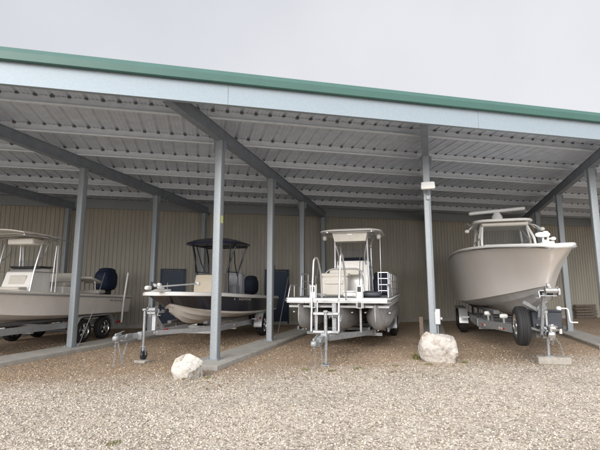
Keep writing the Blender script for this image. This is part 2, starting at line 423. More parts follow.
# loose stones
def stones_mat(name, stops):
    m = bpy.data.materials.new(name); m.use_nodes = True; nt = m.node_tree; N = nt.nodes
    b = N['Principled BSDF']; b.inputs['Roughness'].default_value = .9
    ge = N.new('ShaderNodeNewGeometry'); r = N.new('ShaderNodeValToRGB'); nt.links.new(ge.outputs['Random Per Island'], r.inputs[0])
    e = r.color_ramp.elements
    while len(e) < len(stops): e.new(.5)
    for el, (p, c) in zip(e, stops): el.position = p; el.color = (*c, 1)
    nt.links.new(r.outputs[0], b.inputs['Base Color']); return m
def scatter(name, pts, smin, smax, m):
    t = (1+5**.5)/2
    V = np.array([(-1, t, 0), (1, t, 0), (-1, -t, 0), (1, -t, 0), (0, -1, t), (0, 1, t), (0, -1, -t), (0, 1, -t), (t, 0, -1), (t, 0, 1), (-t, 0, -1), (-t, 0, 1)], float); V /= np.linalg.norm(V[0])
    Fc = np.array([(0, 11, 5), (0, 5, 1), (0, 1, 7), (0, 7, 10), (0, 10, 11), (1, 5, 9), (5, 11, 4), (11, 10, 2), (10, 7, 6), (7, 1, 8), (3, 9, 4), (3, 4, 2), (3, 2, 6), (3, 6, 8), (3, 8, 9), (4, 9, 5), (2, 4, 11), (6, 2, 10), (8, 6, 7), (9, 8, 1)])
    n = len(pts); sz = rng.uniform(0, 1, n)**1.8*(smax-smin)+smin
    sc = np.stack([sz*rng.uniform(.75, 1.25, n), sz*rng.uniform(.6, 1.0, n), sz*rng.uniform(.4, .75, n)], 1)*.5
    an = rng.uniform(0, 2*PI, n); tl = rng.uniform(-.5, .5, n)
    W = V[None]*sc[:, None, :]*rng.uniform(.82, 1.18, (n, 12, 1))
    c, s_ = np.cos(tl)[:, None], np.sin(tl)[:, None]
    y, z = W[..., 1]*c-W[..., 2]*s_, W[..., 1]*s_+W[..., 2]*c
    c, s_ = np.cos(an)[:, None], np.sin(an)[:, None]
    X, Y = W[..., 0]*c-y*s_, W[..., 0]*s_+y*c
    co_ = np.stack([X+pts[:, 0, None], Y+pts[:, 1, None], z+(sc[:, 2]*rng.uniform(.1, .8, n))[:, None]], 2).reshape(-1, 3)
    fc = (Fc[None]+np.arange(n)[:, None, None]*12).reshape(-1)
    me = bpy.data.meshes.new(name); me.vertices.add(len(co_)); me.vertices.foreach_set('co', co_.astype(np.float32).ravel())
    me.loops.add(len(fc)); me.loops.foreach_set('vertex_index', fc.astype(np.int32))
    nf = len(fc)//3; me.polygons.add(nf); me.polygons.foreach_set('loop_start', np.arange(0, nf*3, 3, dtype=np.int32)); me.polygons.foreach_set('loop_total', np.full(nf, 3, np.int32))
    me.materials.append(m); me.update(calc_edges=True); me.validate()
    o = bpy.data.objects.new(name, me); COL.objects.link(o); o['kind'] = 'stuff'; return o
def perp(p): return p[:, 1]-YO-SK*(p[:, 0]-X1)
def off_kerb(p):
    k = np.round((p[:, 0]-X1)/BW); xr = X1+k*BW
    return ~((np.abs(p[:, 0]-xr) < .40) & (p[:, 1] > Y1+k*BW*SK-.66))
def field(n, x0, x1, y0, y1):
    # denser towards the camera (falls off with distance)
    p = np.stack([rng.uniform(x0, x1, n), rng.uniform(y0, y1, n)], 1); d = np.hypot(p[:, 0], p[:, 1])
    return p[rng.uniform(0, 1, n) < np.clip((5.0/np.maximum(d, 1))**1.6, .06, 1)]
pp_ = field(300000, -11, 9, 2.6, 14); wob = rng.normal(0, .5, len(pp_)); pv = perp(pp_)+wob
keep = off_kerb(pp_)
def lowf(p, k, seed):
    r_ = np.random.default_rng(seed); v = 0
    for _ in range(7):
        a_ = r_.uniform(0, 2*PI); f_ = k*r_.uniform(.5, 1.8); v = v+np.sin(f_*(p[:, 0]*math.cos(a_)+p[:, 1]*math.sin(a_))+r_.uniform(0, 6))
    return v/7**.5
# wheel lanes along the shed front and bare patches carry fewer loose stones
lane = np.exp(-((perp(pp_)+1.35+.15*lowf(pp_, 1.2, 5))/.24)**2)+np.exp(-((perp(pp_)+3.3+.15*lowf(pp_, 1.2, 6))/.26)**2)
thin = np.clip(.45*lane+.30*np.clip(lowf(pp_, 2.2, 3)-.35, 0, 1.2), 0, .75)
keep &= rng.uniform(0, 1, len(pp_)) > thin
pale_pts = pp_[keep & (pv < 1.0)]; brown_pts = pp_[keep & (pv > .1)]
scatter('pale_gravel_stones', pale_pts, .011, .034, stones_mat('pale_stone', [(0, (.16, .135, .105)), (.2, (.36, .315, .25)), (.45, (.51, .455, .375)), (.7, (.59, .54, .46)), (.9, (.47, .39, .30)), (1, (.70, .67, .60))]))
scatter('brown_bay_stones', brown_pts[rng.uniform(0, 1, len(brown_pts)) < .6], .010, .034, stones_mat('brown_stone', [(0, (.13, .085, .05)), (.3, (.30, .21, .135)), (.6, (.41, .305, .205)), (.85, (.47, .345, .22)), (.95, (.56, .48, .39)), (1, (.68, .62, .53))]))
for nm, lb in (('pale_gravel_stones', 'loose pale gravel covering the yard in front of the shed'), ('brown_bay_stones', 'brown stones and dirt covering the parking bays')):
    tag(bpy.data.objects[nm], lb, 'gravel')

lv = field(9000, -10, 7, 6, 14); lv = lv[off_kerb(lv) & (perp(lv) > -.5)][:1500]; mb = MB()
for x, y in lv:
    a = random.uniform(0, 6.28); L, w = random.uniform(.018, .04), random.uniform(.007, .014); z = random.uniform(.012, .03); c_, s_ = math.cos(a), math.sin(a); t_ = random.uniform(-.01, .012)
    mb.add([(x-c_*L, y-s_*L, z), (x-s_*w, y+c_*w, z+t_), (x+c_*L, y+s_*L, z+.006), (x+s_*w, y-c_*w, z-t_*.5)], [(0, 1, 2, 3)])
lo = mb.build('leaf_litter', stones_mat('dry_leaf', [(0, (.10, .06, .03)), (.4, (.22, .14, .07)), (.8, (.33, .23, .12)), (1, (.42, .33, .2))]), smooth=0); lo['kind'] = 'stuff'; tag(lo, 'dry brown leaf litter on the ground under the shed', 'leaves')

# ------------------------------------------------------------------ rocks
def rock(name, loc, dims, seed, m, label):
    bm = bmesh.new(); bmesh.ops.create_icosphere(bm, subdivisions=5, radius=1)
    from mathutils import noise as nz
    rs = random.Random(seed); ox = Vector((rs.uniform(0, 50), rs.uniform(0, 50), rs.uniform(0, 50)))
    pl = [(Vector((rs.gauss(0, 1), rs.gauss(0, 1), rs.gauss(0, 1))).normalized(), rs.uniform(.62, .90)) for _ in range(22)]
    for v in bm.verts:
        p = v.co.copy()
        for nrm, d in pl:
            e = p.dot(nrm)-d
            if e > 0: p -= nrm*e*.97
        p += v.co*(nz.fractal(p*1.4+ox, 1., 2., 4)*.07 + nz.fractal(p*7+ox, 1., 2., 5)*.03 - max(0, nz.noise(p*3.1+ox)-.25)*.12)
        v.co = Vector((p.x*dims[0]/2, p.y*dims[1]/2, p.z*dims[2]*.62+dims[2]*.40))
    me = bpy.data.meshes.new(name); bm.to_mesh(me); bm.free(); me.materials.append(m)
    me.polygons.foreach_set('use_smooth', [True]*len(me.polygons)); me.set_sharp_from_angle(angle=math.radians(22))
    o = bpy.data.objects.new(name, me); COL.objects.link(o); o.location = loc; return tag(o, label, 'rock', 'limestone boulders marking the shed posts')
def rock_mat(name, c1, c2, c3):
    m = mat(name, c1, .9, 0, .1, 7, bump=.8, bscale=14)
    nt = m.node_tree; N = nt.nodes; b = N['Principled BSDF']; lk = b.inputs['Base Color'].links[0].from_socket
    t = N.new('ShaderNodeTexNoise'); t.inputs['Scale'].default_value = 4.5; t.inputs['Detail'].default_value = 9; t.inputs['Roughness'].default_value = .7
    tc = N.new('ShaderNodeTexCoord'); nt.links.new(tc.outputs['Object'], t.inputs['Vector'])
    r = N.new('ShaderNodeValToRGB'); e = r.color_ramp.elements; e[0].position = .52; e[0].color = (0, 0, 0, 1); e[1].position = .64; e[1].color = (1, 1, 1, 1); nt.links.new(t.outputs['Fac'], r.inputs[0])
    mx = N.new('ShaderNodeMix'); mx.data_type = 'RGBA'; nt.links.new(r.outputs[0], mx.inputs[0]); nt.links.new(lk, mx.inputs[6]); mx.inputs[7].default_value = (*c2, 1)
    t2 = N.new('ShaderNodeTexNoise'); t2.inputs['Scale'].default_value = 11; t2.inputs['Detail'].default_value = 8; nt.links.new(tc.outputs['Object'], t2.inputs['Vector'])
    r2 = N.new('ShaderNodeValToRGB'); e = r2.color_ramp.elements; e[0].position = .60; e[0].color = (0, 0, 0, 1); e[1].position = .68; e[1].color = (1, 1, 1, 1); nt.links.new(t2.outputs['Fac'], r2.inputs[0])
    m2 = N.new('ShaderNodeMix'); m2.data_type = 'RGBA'; nt.links.new(r2.outputs[0], m2.inputs[0]); nt.links.new(mx.outputs[2], m2.inputs[6]); m2.inputs[7].default_value = (*c3, 1)
    nt.links.new(m2.outputs[2], b.inputs['Base Color']); return m
rock('boulder', (-4.15, 6.86, -.03), (.64, .60, .44), 5, rock_mat('chalk_rock', (.52, .50, .455), (.36, .32, .25), (.20, .16, .11)), 'chalky white boulder at the end of the kerb left of the pontoon boat')
rock('boulder', (.15, 9.85, -.03), (.96, .86, .72), 9, rock_mat('pinkish_rock', (.48, .45, .41), (.30, .25, .20), (.60, .575, .54)), 'larger tan boulder hiding the foot of the post that carries the floodlight')

# ------------------------------------------------------------------ boats: hull loft
def hull(parent, Sc, Cc, Kc, m_side, m_bot, m_cap, n=44, flare=.10, cap_w=.17, sole=None, split=0., strakes=True, rub=None, liner=None, fore=None):
    Sx, Cx, Kx = crom(Sc, n), crom(Cc, n), crom(Kc, n)
    for A in (Sx, Cx, Kx): A[0, 0] = 0
    mb = MB(); MS, MBm = 9, 8
    ring = []
    for i in range(n):
        t = i/(n-1); sec = []
        K, C, Sh = Kx[i], Cx[i], Sx[i]
        w = Sh[0]; fl = flare*max(0, 1-t*1.25)
        for j in range(MBm+1):
            s = j/MBm; p = K+(C-K)*s
            if strakes and 0 < j < MBm and j in (3, 6) and t > .08: p = p+np.array([.012, 0, -.02])
            sec.append(p)
        if w > .1 and C[0] > .1: sec.append(C+np.array([.03, 0, .012]))
        else: sec.append(C+np.array([.3*C[0], 0, .012]))
        C2 = sec[-1]
        for j in range(1, MS+1):
            s = j/MS; p = C2+(Sh-C2)*s; bow = math.sin(PI*s)
            p = p+np.array([-fl*bow*min(1, w/.6), fl*.9*bow*max(0, 1-w/.5), 0]); p[0] = max(p[0], 0)
            sec.append(p)
        ring.append(sec)
    m = len(ring[0]); V = []
    for sgn in (1, -1):
        for sec in ring: V += [(sgn*p[0], p[1], p[2]) for p in sec]
    fs = []; mi = []
    for side in (0, 1):
        o = side*n*m
        for i in range(n-1):
            for j in range(m-1):
                fs.append((o+i*m+j, o+i*m+j+1, o+(i+1)*m+j+1, o+(i+1)*m+j)); mi.append(1 if j < MBm+1+split else 0)
    fs.append(tuple((n-1)*m+j for j in range(m))+tuple(n*m+(n-1)*m+j for j in range(m-1, 0, -1))); mi.append(0)
    mb.v = V; mb.f = fs; mb.mi = mi
    # weld the stem / keel
    me_o = mb.build('hull', [m_side, m_bot], parent, smooth=0)
    bm = bmesh.new(); bm.from_mesh(me_o.data); bmesh.ops.remove_doubles(bm, verts=bm.verts[:], dist=.0008)
    bmesh.ops.dissolve_degenerate(bm, dist=1e-5, edges=bm.edges[:]); bmesh.ops.recalc_face_normals(bm, faces=bm.faces[:]); bm.to_mesh(me_o.data); bm.free()
    me_o.data.polygons.foreach_set('use_smooth', [True]*len(me_o.data.polygons)); me_o.data.set_sharp_from_angle(angle=math.radians(28))
    at = me_o.data.attributes.get('sharp_edge'); zc = Cx[0][2]
    if at:
        for ed in me_o.data.edges:
            a_, b_ = (me_o.data.vertices[q].co for q in ed.vertices)
            if abs(a_.x) < 2e-3 and abs(b_.x) < 2e-3 and min(a_.z, b_.z) > zc-.05: at.data[ed.index].value = False   # rounded stem
    # gunwale cap: outer roll, flat, inner edge, liner and sole
    c = MB(); rows = []
    for i in range(n):
        Sh = Sx[i]; T = Sx[min(i+1, n-1)]-Sx[max(i-1, 0)]; T[2] = 0; T /= np.linalg.norm(T); nin = np.array([-T[1], T[0], 0])
        if nin[0] > 0: nin = -nin
        if i == 0: nin = np.array([0, 1, 0])
        def inn(d, dz):
            p = Sh+nin*d+np.array([0, 0, dz]); p[0] = max(p[0], 0); return p
        zs_ = sole(Sh[1]) if sole else Sh[2]-.5
        C_ = Cx[i]; fq = min(1., max(0., (Sh[2]-zs_)/max(.05, Sh[2]-C_[2]))); xin = max(0., (Sh[0]+(C_[0]-Sh[0])*fq)-flare*1.4-.14)
        ys_ = max(inn(cap_w+.03, 0)[1], Sh[1]+(C_[1]-Sh[1])*fq+.06 if Sh[0] < .9 else -99)
        lx = min(inn(cap_w+.03, 0)[0], xin)
        rows.append([inn(-.012, -.035), inn(-.022, -.01), inn(-.012, .018), inn(.02, .032), inn(cap_w, .034), inn(cap_w+.012, .02), np.array([lx, ys_, zs_]), np.array([0, ys_, zs_])])
    m = len(rows[0]); V = []; fs = []; mi = []
    for sgn in (1, -1):
        for r_ in rows: V += [(sgn*p[0], p[1], p[2]) for p in r_]
    for side in (0, 1):
        o = side*n*m
        for i in range(n-1):
            for j in range(m-1): fs.append((o+i*m+j, o+i*m+j+1, o+(i+1)*m+j+1, o+(i+1)*m+j))
    c.add(V, fs)
    # transom cap
    e = Sx[-1]; c.box((0, e[1]-.09, e[2]-.02), (2*e[0]-.1, .18, .10), bev=.02)
    d = c.build('deck', m_cap, parent, smooth=0)
    bm = bmesh.new(); bm.from_mesh(d.data); bmesh.ops.remove_doubles(bm, verts=bm.verts[:], dist=.0008); bmesh.ops.dissolve_degenerate(bm, dist=1e-5, edges=bm.edges[:]); bmesh.ops.recalc_face_normals(bm, faces=bm.faces[:]); bm.to_mesh(d.data); bm.free()
    d.data.polygons.foreach_set('use_smooth', [True]*len(d.data.polygons)); d.data.set_sharp_from_angle(angle=math.radians(32))
    if rub:
        r = MB()
        P = [(p[0]*1.0+.012, p[1], p[2]-.045) for p in Sx[::-1]]+[(-p[0]-.012, p[1], p[2]-.045) for p in Sx[1:]]
        P[n-1] = (0, Sx[0][1]-.014, Sx[0][2]-.045)
        r.tube(P, .021, 6); r.build('rub_rail', rub, parent)
    return Sx, Cx, Kx

def lettering(parent, name, p0, p1, h, m, n, out, seed, gap=None):
    """a row of small stroke letters on a hull side between p0 and p1 (worn lettering too small to read)"""
    rs = random.Random(seed); P0, P1 = Vector(p0), Vector(p1); d = (P1-P0)/n; o = Vector(out); up = Vector((0, 0, h)); mb = MB()
    for i in range(n):
        if gap and i in gap: continue
        a = P0+d*i+o; w = d*.62; k = rs.randrange(4)
        t = h*.17
        strokes = [[(0, 0), (0, 1)], [(1, 0), (1, 1)]] if k == 0 else [[(0, 0), (0, 1)], [(0, 1), (1, 1)], [(0, .5), (1, .5)]] if k == 1 else [[(0, 0), (.5, 1)], [(.5, 1), (1, 0)]] if k == 2 else [[(0, 0), (1, 0)], [(0, 1), (1, 1)], [(0, 0), (0, 1)]]
        for (u0, v0), (u1, v1) in strokes: mb.bar(a+w*u0+up*v0, a+w*u1+up*v1, t, .004, bev=0, up=o.normalized())
    return mb.build(name, m, parent)

def outboard(parent, y, z, s, m_cowl, x=0., cover=True):
    ob = MB()
    ob.blob((x, y+.28*s, z+.46*s), (.50*s, .74*s, .66*s), sq=.62)
    ob.blob((x, y+.30*s, z+.74*s), (.42*s, .6*s, .22*s), sq=.8)
    cw = ob.build('outboard_motor', m_cowl, parent)
    leg = MB(); leg.prism([(y+.10*s, z+.2*s), (y+.5*s, z+.2*s), (y+.46*s, z-.55*s), (y+.54*s, z-.62*s), (y+.5*s, z-.9*s), (y+.3*s, z-1.0*s), (y+.26*s, z-.8*s), (y+.2*s, z-.55*s)], x-.055*s, x+.055*s, plane='yz')
    leg.box((x, y+.42*s, z-.52*s), (.3*s, .42*s, .025), bev=.004); leg.blob((x, y+.38*s, z-.75*s), (.16*s, .5*s, .17*s))
    leg.box((x, y+.02*s, z-.05*s), (.22*s, .2*s, .5*s), bev=.02)
    leg.build('gearcase', M['blackpl'], cw)
    pr_ = MB()
    for k in range(3):
        a = 2*PI*k/3; pr_.box((x+.12*s*math.cos(a), y+.66*s, z-.75*s+.12*s*math.sin(a)), (.17*s, .02, .09*s), Matrix.Rotation(-a, 3, 'Y') @ Matrix.Rotation(.5, 3, 'X'), bev=.004)
    pr_.lathe((x, y+.6*s, z-.75*s), [(0, .05*s), (.1*s, .045*s), (.14*s, .02*s)], 'y', 12); pr_.build('propeller', M['chrome'], cw)
    return cw

# ------------------------------------------------------------------ trailer bits
def wheel(parent, x, y, r, w, side, spokes=5, tilt=0):
    prof_ = [(-w/2+.02, r*.58), (-w/2, r*.68), (-w/2+.004, r*.86), (-w/2+.03, r*.955), (-w*.30, r*.985), (-w*.17, r*.995), (-w*.16, r*.975), (-w*.12, r*.975), (-w*.11, r), (-.012, r), (-.008, r*.978), (.008, r*.978), (.012, r), (w*.11, r), (w*.12, r*.975), (w*.16, r*.975), (w*.17, r*.995), (w*.30, r*.985), (w/2-.03, r*.955), (w/2-.004, r*.86), (w/2, r*.68), (w/2-.02, r*.58)]
    ty = MB().lathe((0, 0, 0), prof_, 'x', 40, closed=True).build('wheel', M['black'], parent)
    ri = MB(); rr = r*.60
    ri.lathe((0, 0, 0), [(-w*.40, rr*.98), (-w*.44, rr*1.03), (-w*.46, rr), (-w*.36, rr*.93), (-w*.30, rr*.90), (w*.36, rr*.93), (w*.46, rr), (w*.44, rr*1.03), (w*.40, rr*.98)], 'x', 36, closed=True)
    for k in range(spokes):
        a = 2*PI*k/spokes+.3; c_, s_ = math.cos(a), math.sin(a); X = side*w*.34
        ri.bar((X+side*.012, c_*rr*.15, s_*rr*.15), (X, c_*rr*.95, s_*rr*.95), rr*.34, .025, bev=.006, up=(1, 0, 0))
    ri.lathe((side*w*.34, 0, 0), [(-.03, rr*.30), (.03, rr*.30), (.045, rr*.2)] if side > 0 else [(.03, rr*.30), (-.03, rr*.30), (-.045, rr*.2)], 'x', 16)
    for k in range(spokes):
        a = 2*PI*(k+.5)/spokes+.3; ri.lathe((side*(w*.34+.025), math.cos(a)*rr*.22, math.sin(a)*rr*.22), [(-.01, .011), (.012, .011)], 'x', 6)
    ri.build('rim', M['chrome'], ty)
    dk = MB().lathe((side*w*.12, 0, 0), [(-.01, rr*.88), (.01, rr*.88)], 'x', 24).build('brake_drum', M['blackpl'], ty)
    ty.location = (x, y, r if not tilt else tilt); return ty
def fender(parent, x, ys, r, w, m, h=None):
    y0, y1 = min(ys)-r-.12, max(ys)+r+.12; zt = 2*r+.07; mb = MB()
    out = [(y0, r*.95), (y0+.05, r*1.5), (y0+.24, zt), (y1-.24, zt), (y1-.05, r*1.5), (y1, r*.95)]
    P = [(p.x, p.y) for p in [Vector((q.x, q.y)) for q in rnd([(a, b, 0) for a, b in out], .1)]]
    inn = [(a*.985+.015*(y0+y1)/2, b-.022) for a, b in P]
    n = len(P); vs = []
    for xx in (x-w/2, x+w/2): vs += [(xx, a, b) for a, b in P]+[(xx, a, b) for a, b in inn]
    fs = []; N2 = 2*n
    for i in range(n-1):
        fs += [(i, i+1, N2+i+1, N2+i), (n+i, n+i+1, N2+n+i+1, N2+n+i), (i, i+1, n+i+1, n+i), (N2+i, N2+i+1, N2+n+i+1, N2+n+i)]
    fs += [(0, n, N2+n, N2), (n-1, 2*n-1, N2+2*n-1, N2+n-1)]
    mb.add(vs, fs); return mb.build('fender', m, parent)
def chain(parent, pts, m=None):
    mb = MB(); P = [Vector(p) for p in pts]
    # sample at link pitch
    L = .045; acc = []; 
    for a, b in zip(P, P[1:]):
        k = max(1, int((b-a).length/L))
        for i in range(k): acc.append((a.lerp(b, i/k), (b-a).normalized()))
    for i, (p, t) in enumerate(acc):
        u = Vector((1, 0, 0)) if i % 2 else Vector((0, 1, 0)); u = (u-t*u.dot(t)); u = u.normalized() if u.length > 1e-3 else Vector((0, 0, 1))
        ring_ = [p+t*(.026*math.cos(a))+u*(.015*math.sin(a)) for a in [2*PI*k/8 for k in range(8)]]
        mb.tube(ring_, .0052, 5, closed=True)
    return mb.build('safety_chain', m or M['zinc'], parent)
def coupler(parent, y, z, s=1., m=None):
    mb = MB(); mb.box((0, y+.17*s, z), (.085*s, .30*s, .075*s), bev=.012)
    mb.blob((0, y, z+.005), (.105*s, .15*s, .10*s), sq=.7); mb.box((0, y+.05*s, z+.065*s), (.03*s, .18*s, .05*s), bev=.01)
    mb.bar((.0, y+.02*s, z+.08*s), (0, y+.22*s, z+.11*s), .022*s, .014*s); mb.lathe((0, y+.01*s, z-.07*s), [(0, .02*s), (.05*s, .02*s)], 'z', 10)
    mb.bar((0, y+.2*s, z-.02), (.0, y+.42*s, z-.02), .10*s, .11*s)
    mb.box((.06*s, y+.28*s, z+.03), (.03*s, .16*s, .06*s)); return mb.build('coupler', m or M['zinc'], parent)
def reflectors(parent, pts, m, side=1, sz=(.012, .09, .045)):
    for (x, y, z) in pts: MB().box((x, y, z), sz, bev=.004).build('reflector', m, parent)

# ================================================================== BOAT A: sand bay boat at far left
A_LOC = (-10.02, 4.4, 0); A_R = math.radians(8.0)
bA = thing('center_console_boat', 'sand coloured center console boat with covered blue outboard, bow running out past the left edge', 'boat', A_LOC, A_R)
SA_ = [(0, .15, 1.64), (.36, .25, 1.635), (.72, .75, 1.61), (1.02, 1.7, 1.55), (1.17, 3.0, 1.48), (1.22, 5.0, 1.38), (1.19, 8.0, 1.25)]
CA_ = [(0, .85, 1.38), (.42, 1.45, 1.22), (.86, 2.3, 1.04), (1.06, 3.4, .90), (1.12, 5.2, .80), (1.10, 8.0, .73)]
KA_ = [(0, .95, 1.25), (0, 1.5, .92), (0, 2.6, .68), (0, 4.5, .58), (0, 8.0, .54)]
Sx, Cx, Kx = hull(bA, SA_, CA_, KA_, M['sand'], M['sand'], M['cream'], flare=.08, sole=lambda y: 1.0, rub=M['alu_dull'])
con0 = .96
mb = MB(); mb.prism([(3.55+con0, 1.0), (3.35+con0, 1.55), (3.5+con0, 1.98), (3.8+con0, 2.10), (4.1+con0, 2.06), (4.15+con0, 1.0)], -.42, .42, plane='yz')
con = mb.build('console', M['white'], bA)
MB().box((0, 3.30+con0, 1.25), (.8, .5, .55), bev=.06).build('seat_base', M['white'], con)
MB().box((0, 3.3+con0, 1.55), (.74, .46, .08), bev=.035).box((0, 3.44+con0, 1.76), (.52, .07, .26), Matrix.Rotation(-.2, 3, 'X'), bev=.03).build('console_seat', M['tanpl'], con)
MB().prism([(3.70+con0, 2.09), (4.06+con0, 2.09), (4.14+con0, 2.15), (3.62+con0, 2.15)], -.47, .47, plane='yz').build('dash_cover', M['blackpl'], con)
w_ = MB(); w_.add([(-.36, 3.66+con0, 2.12), (.36, 3.66+con0, 2.12), (.33, 3.82+con0, 2.32), (-.33, 3.82+con0, 2.32)], [(0, 1, 2, 3)]); w_.build('windshield', M['glass'], con)
sw = MB(); sw.tube([(.16*math.cos(a), 4.27+con0+.02*math.sin(a), 1.9+.16*math.sin(a)) for a in [2*PI*k/20 for k in range(20)]], .013, 6, closed=True)
for a in (0, 2.09, 4.19): sw.rod((0, 4.25+con0, 1.9), (.16*math.cos(a), 4.27+con0, 1.9+.16*math.sin(a)), .01, 6)
sw.rod((0, 4.09+con0, 1.88), (0, 4.26+con0, 1.9), .025, 8); sw.build('steering_wheel', M['blackpl'], con)
fr = MB(); ZA = 2.92
for s in (-1, 1):
    fr.tube(rnd([(s*.56, 4.12, 1.05), (s*.55, 4.30, 2.0), (s*.58, 4.50, 2.84), (s*.62, 4.72, ZA)], .12), .024, 8)
    fr.tube(rnd([(s*.55, 5.12, 1.05), (s*.55, 5.14, 2.2), (s*.58, 5.10, 2.82), (s*.62, 4.8, ZA)], .12), .024, 8)
    fr.tube(rnd([(s*.55, 4.98, 1.45), (s*.56, 5.02, 2.3), (s*.58, 5.03, 2.74)], .12), .016, 8)
    fr.tube(rnd([(s*.56, 4.36, 2.25), (s*.56, 4.62, 2.45), (s*.57, 4.68, 2.72), (s*.6, 4.8, ZA-.03)], .12), .016, 6)
    fr.tube([(s*.55, 4.30, 1.98), (s*.55, 5.13, 1.98)], .014, 6)
    fr.tube(rnd([(s*.70, 3.7, ZA-.01), (s*.74, 4.4, ZA+.02), (s*.72, 4.92, ZA-.03)], .2), .019, 8)
for y in (3.75, 4.15, 4.55, 4.9): fr.tube([(-.73, y, ZA-.01), (-.4, y, ZA+.02), (.4, y, ZA+.02), (.73, y, ZA-.01)], .017, 8)
for x in (-.5, -.17, .17, .5): fr.tube(rnd([(x, 4.9, ZA), (x, 5.04, ZA), (x, 5.12, ZA+.1)], .04), .016, 6)
fr.tube([(.7, 4.9, ZA-.02), (.74, 5.8, ZA-.03)], .012, 6); fr.tube([(-.7, 4.9, ZA-.02), (-.74, 5.8, ZA-.03)], .012, 6)
tf = fr.build('t_top_frame', M['alu'], bA)
cv = MB(); g = 14; vs = []; fs = []
for j in range(g+1):
    for i in range(g+1):
        u, v = i/g*2-1, j/g; z = ZA+.045+.085*(1-u*u)-.10*(v-.45)**2-.022*math.sin(v*PI*3)**2; vs.append((u*.76, 3.62+1.28*v, z))
for j in range(g): fs += [(j*(g+1)+i, j*(g+1)+i+1, (j+1)*(g+1)+i+1, (j+1)*(g+1)+i) for i in range(g)]
cv.add(vs, fs); n = len(vs); rim = list(range(g+1))+[(j+1)*(g+1)+g for j in range(g)]+[(g+1)*(g+1)-2-i for i in range(g)]+[(g-1-j)*(g+1) for j in range(g-1)]
o_ = len(cv.v); cv.add([(x, y, z+.025) for x, y, z in vs], fs)
for a_, b_ in zip(rim, rim[1:]+rim[:1]): cv.f.append((a_, b_, n+b_, n+a_)); cv.mi.append(0)
cv.build('canvas_top', M['canvas'], bA)
MB().box((0, 4.6, ZA-.11), (.8, .5, .17), bev=.03).build('electronics_box', M['cream'], bA)
lp = MB(); lp.box((0, 5.85, 1.3), (.85, .5, .6), bev=.03).build('leaning_post', M['white'], bA)
MB().box((0, 5.85, 1.66), (.92, .5, .12), bev=.05).box((0, 6.1, 1.86), (.9, .1, .28), bev=.045).build('helm_seat', M['tanpl'], bA)
st_ = MB(); st_.box((0, 7.0, 1.42), (1.5, .45, .12), bev=.05); ss = st_.build('stern_seat', M['tanpl'], bA)
MB().box((.35, 6.85, 1.80), (.6, .55, .08), Matrix.Rotation(-.28, 3, 'X'), bev=.035).build('folded_backrest', M['tanpl'], ss)
MB().tube(rnd([(.15, 6.95, 1.4), (.15, 6.9, 1.76), (.55, 6.9, 1.76), (.55, 6.95, 1.4)], .06), .016, 8).build('backrest_frame', M['alu'], ss)
outboard(bA, 8.0, 1.28, 1.15, M['bluecloth'])
lettering(bA, 'hull_lettering', (1.222, 6.75, 1.13), (1.215, 7.6, 1.09), .05, M['blackpl'], 9, (.012, 0, 0), 3)

tA = thing('boat_trailer', 'tandem axle aluminium trailer with white guide pole under the sand coloured boat', 'trailer', A_LOC, A_R, 'boat trailers in the shed')
f = MB()
for s in (-1, 1):
    f.bar((s*.92, 2.6, .55), (s*.92, 7.6, .50), .075, .16); f.bar((s*.92, 2.63, .55), (s*.04, -.2, .55), .075, .15)
for y in (2.6, 4.0, 5.6, 7.5): f.bar((-.92, y, .46), (.92, y, .46), .08, .09)
f.build('frame', M['alu_dull'], tA)
bk = MB()
for s in (-1, 1): bk.bar((s*.6, 2.4, .70), (s*.62, 7.4, .64), .12, .07)
bk.build('bunks', M['greycloth'], tA)
WA = (5.60, 6.58)
for s in (-1, 1):
    for y in WA: wheel(tA, s*1.12, y, .335, .21, s)
    fender(tA, s*1.12, WA, .335, .25, M['alu_dull'])
    MB().bar((s*.86, 7.66, .42), (s*1.04, 7.66, .42), .04, .08).build('tail_light', M['red'], tA)
ax = MB()
for y in WA: ax.rod((-1.1, y, .335), (1.1, y, .335), .035)
ax.build('axle', M['rafter'], tA)
for s in (-1, 1):
    g_ = MB(); g_.tube([(s*1.22, 7.45, .42), (s*1.24, 7.48, 1.1), (s*1.30, 7.56, 2.05)], .03, 10); g_.build('guide_pole', M['whitepl'], tA)
coupler(tA, -.7, .55); f = MB(); f.rod((.12, 0, .06), (.12, 0, .95), .03); f.bar((.0, 0, .95), (.14, 0, .97), .03, .03); f.lathe((.12, 0, .09), [(-.03, .09), (.03, .09)], 'x', 16); f.build('jack', M['zinc'], tA)
f = MB(); f.bar((0, .35, .55), (0, .28, 1.3), .08, .08, up=(0, 1, 0)); f.box((0, .25, 1.35), (.2, .2, .16)); f.build('winch_stand', M['alu_dull'], tA)

# ================================================================== BOAT B: navy bay boat
B_LOC = (-6.02, 7.85, 0); B_R = math.radians(4.6)
bB = thing('bay_boat', 'navy and cream bay boat with dark hard top and white trolling motor on its bow', 'boat', (B_LOC[0]-.046, B_LOC[1]+.56, 0), B_R)
SB = [(0, .12, 1.44), (.34, .22, 1.44), (.68, .65, 1.425), (.95, 1.5, 1.40), (1.12, 2.7, 1.34), (1.19, 4.4, 1.27), (1.16, 6.45, 1.20)]
CB = [(0, .78, 1.13), (.36, 1.25, .99), (.76, 2.1, .87), (.98, 3.2, .79), (1.07, 4.6, .75), (1.06, 6.45, .74)]
KB = [(0, .92, .98), (0, 1.25, .74), (0, 1.9, .60), (0, 3.4, .53), (0, 6.45, .50)]
Sx, Cx, Kx = hull(bB, SB, CB, KB, M['navy'], M['cream'], M['white'], flare=.07, sole=lambda y: 1.24 if y < 2.2 else .98, rub=M['white'], split=1)
lettering(bB, 'hull_lettering', (1.06, 2.25, 1.215), (1.155, 3.45, 1.17), .055, M['amber'], 12, (.008, -.002, 0), 5, gap=(1, 2))
tm = MB()
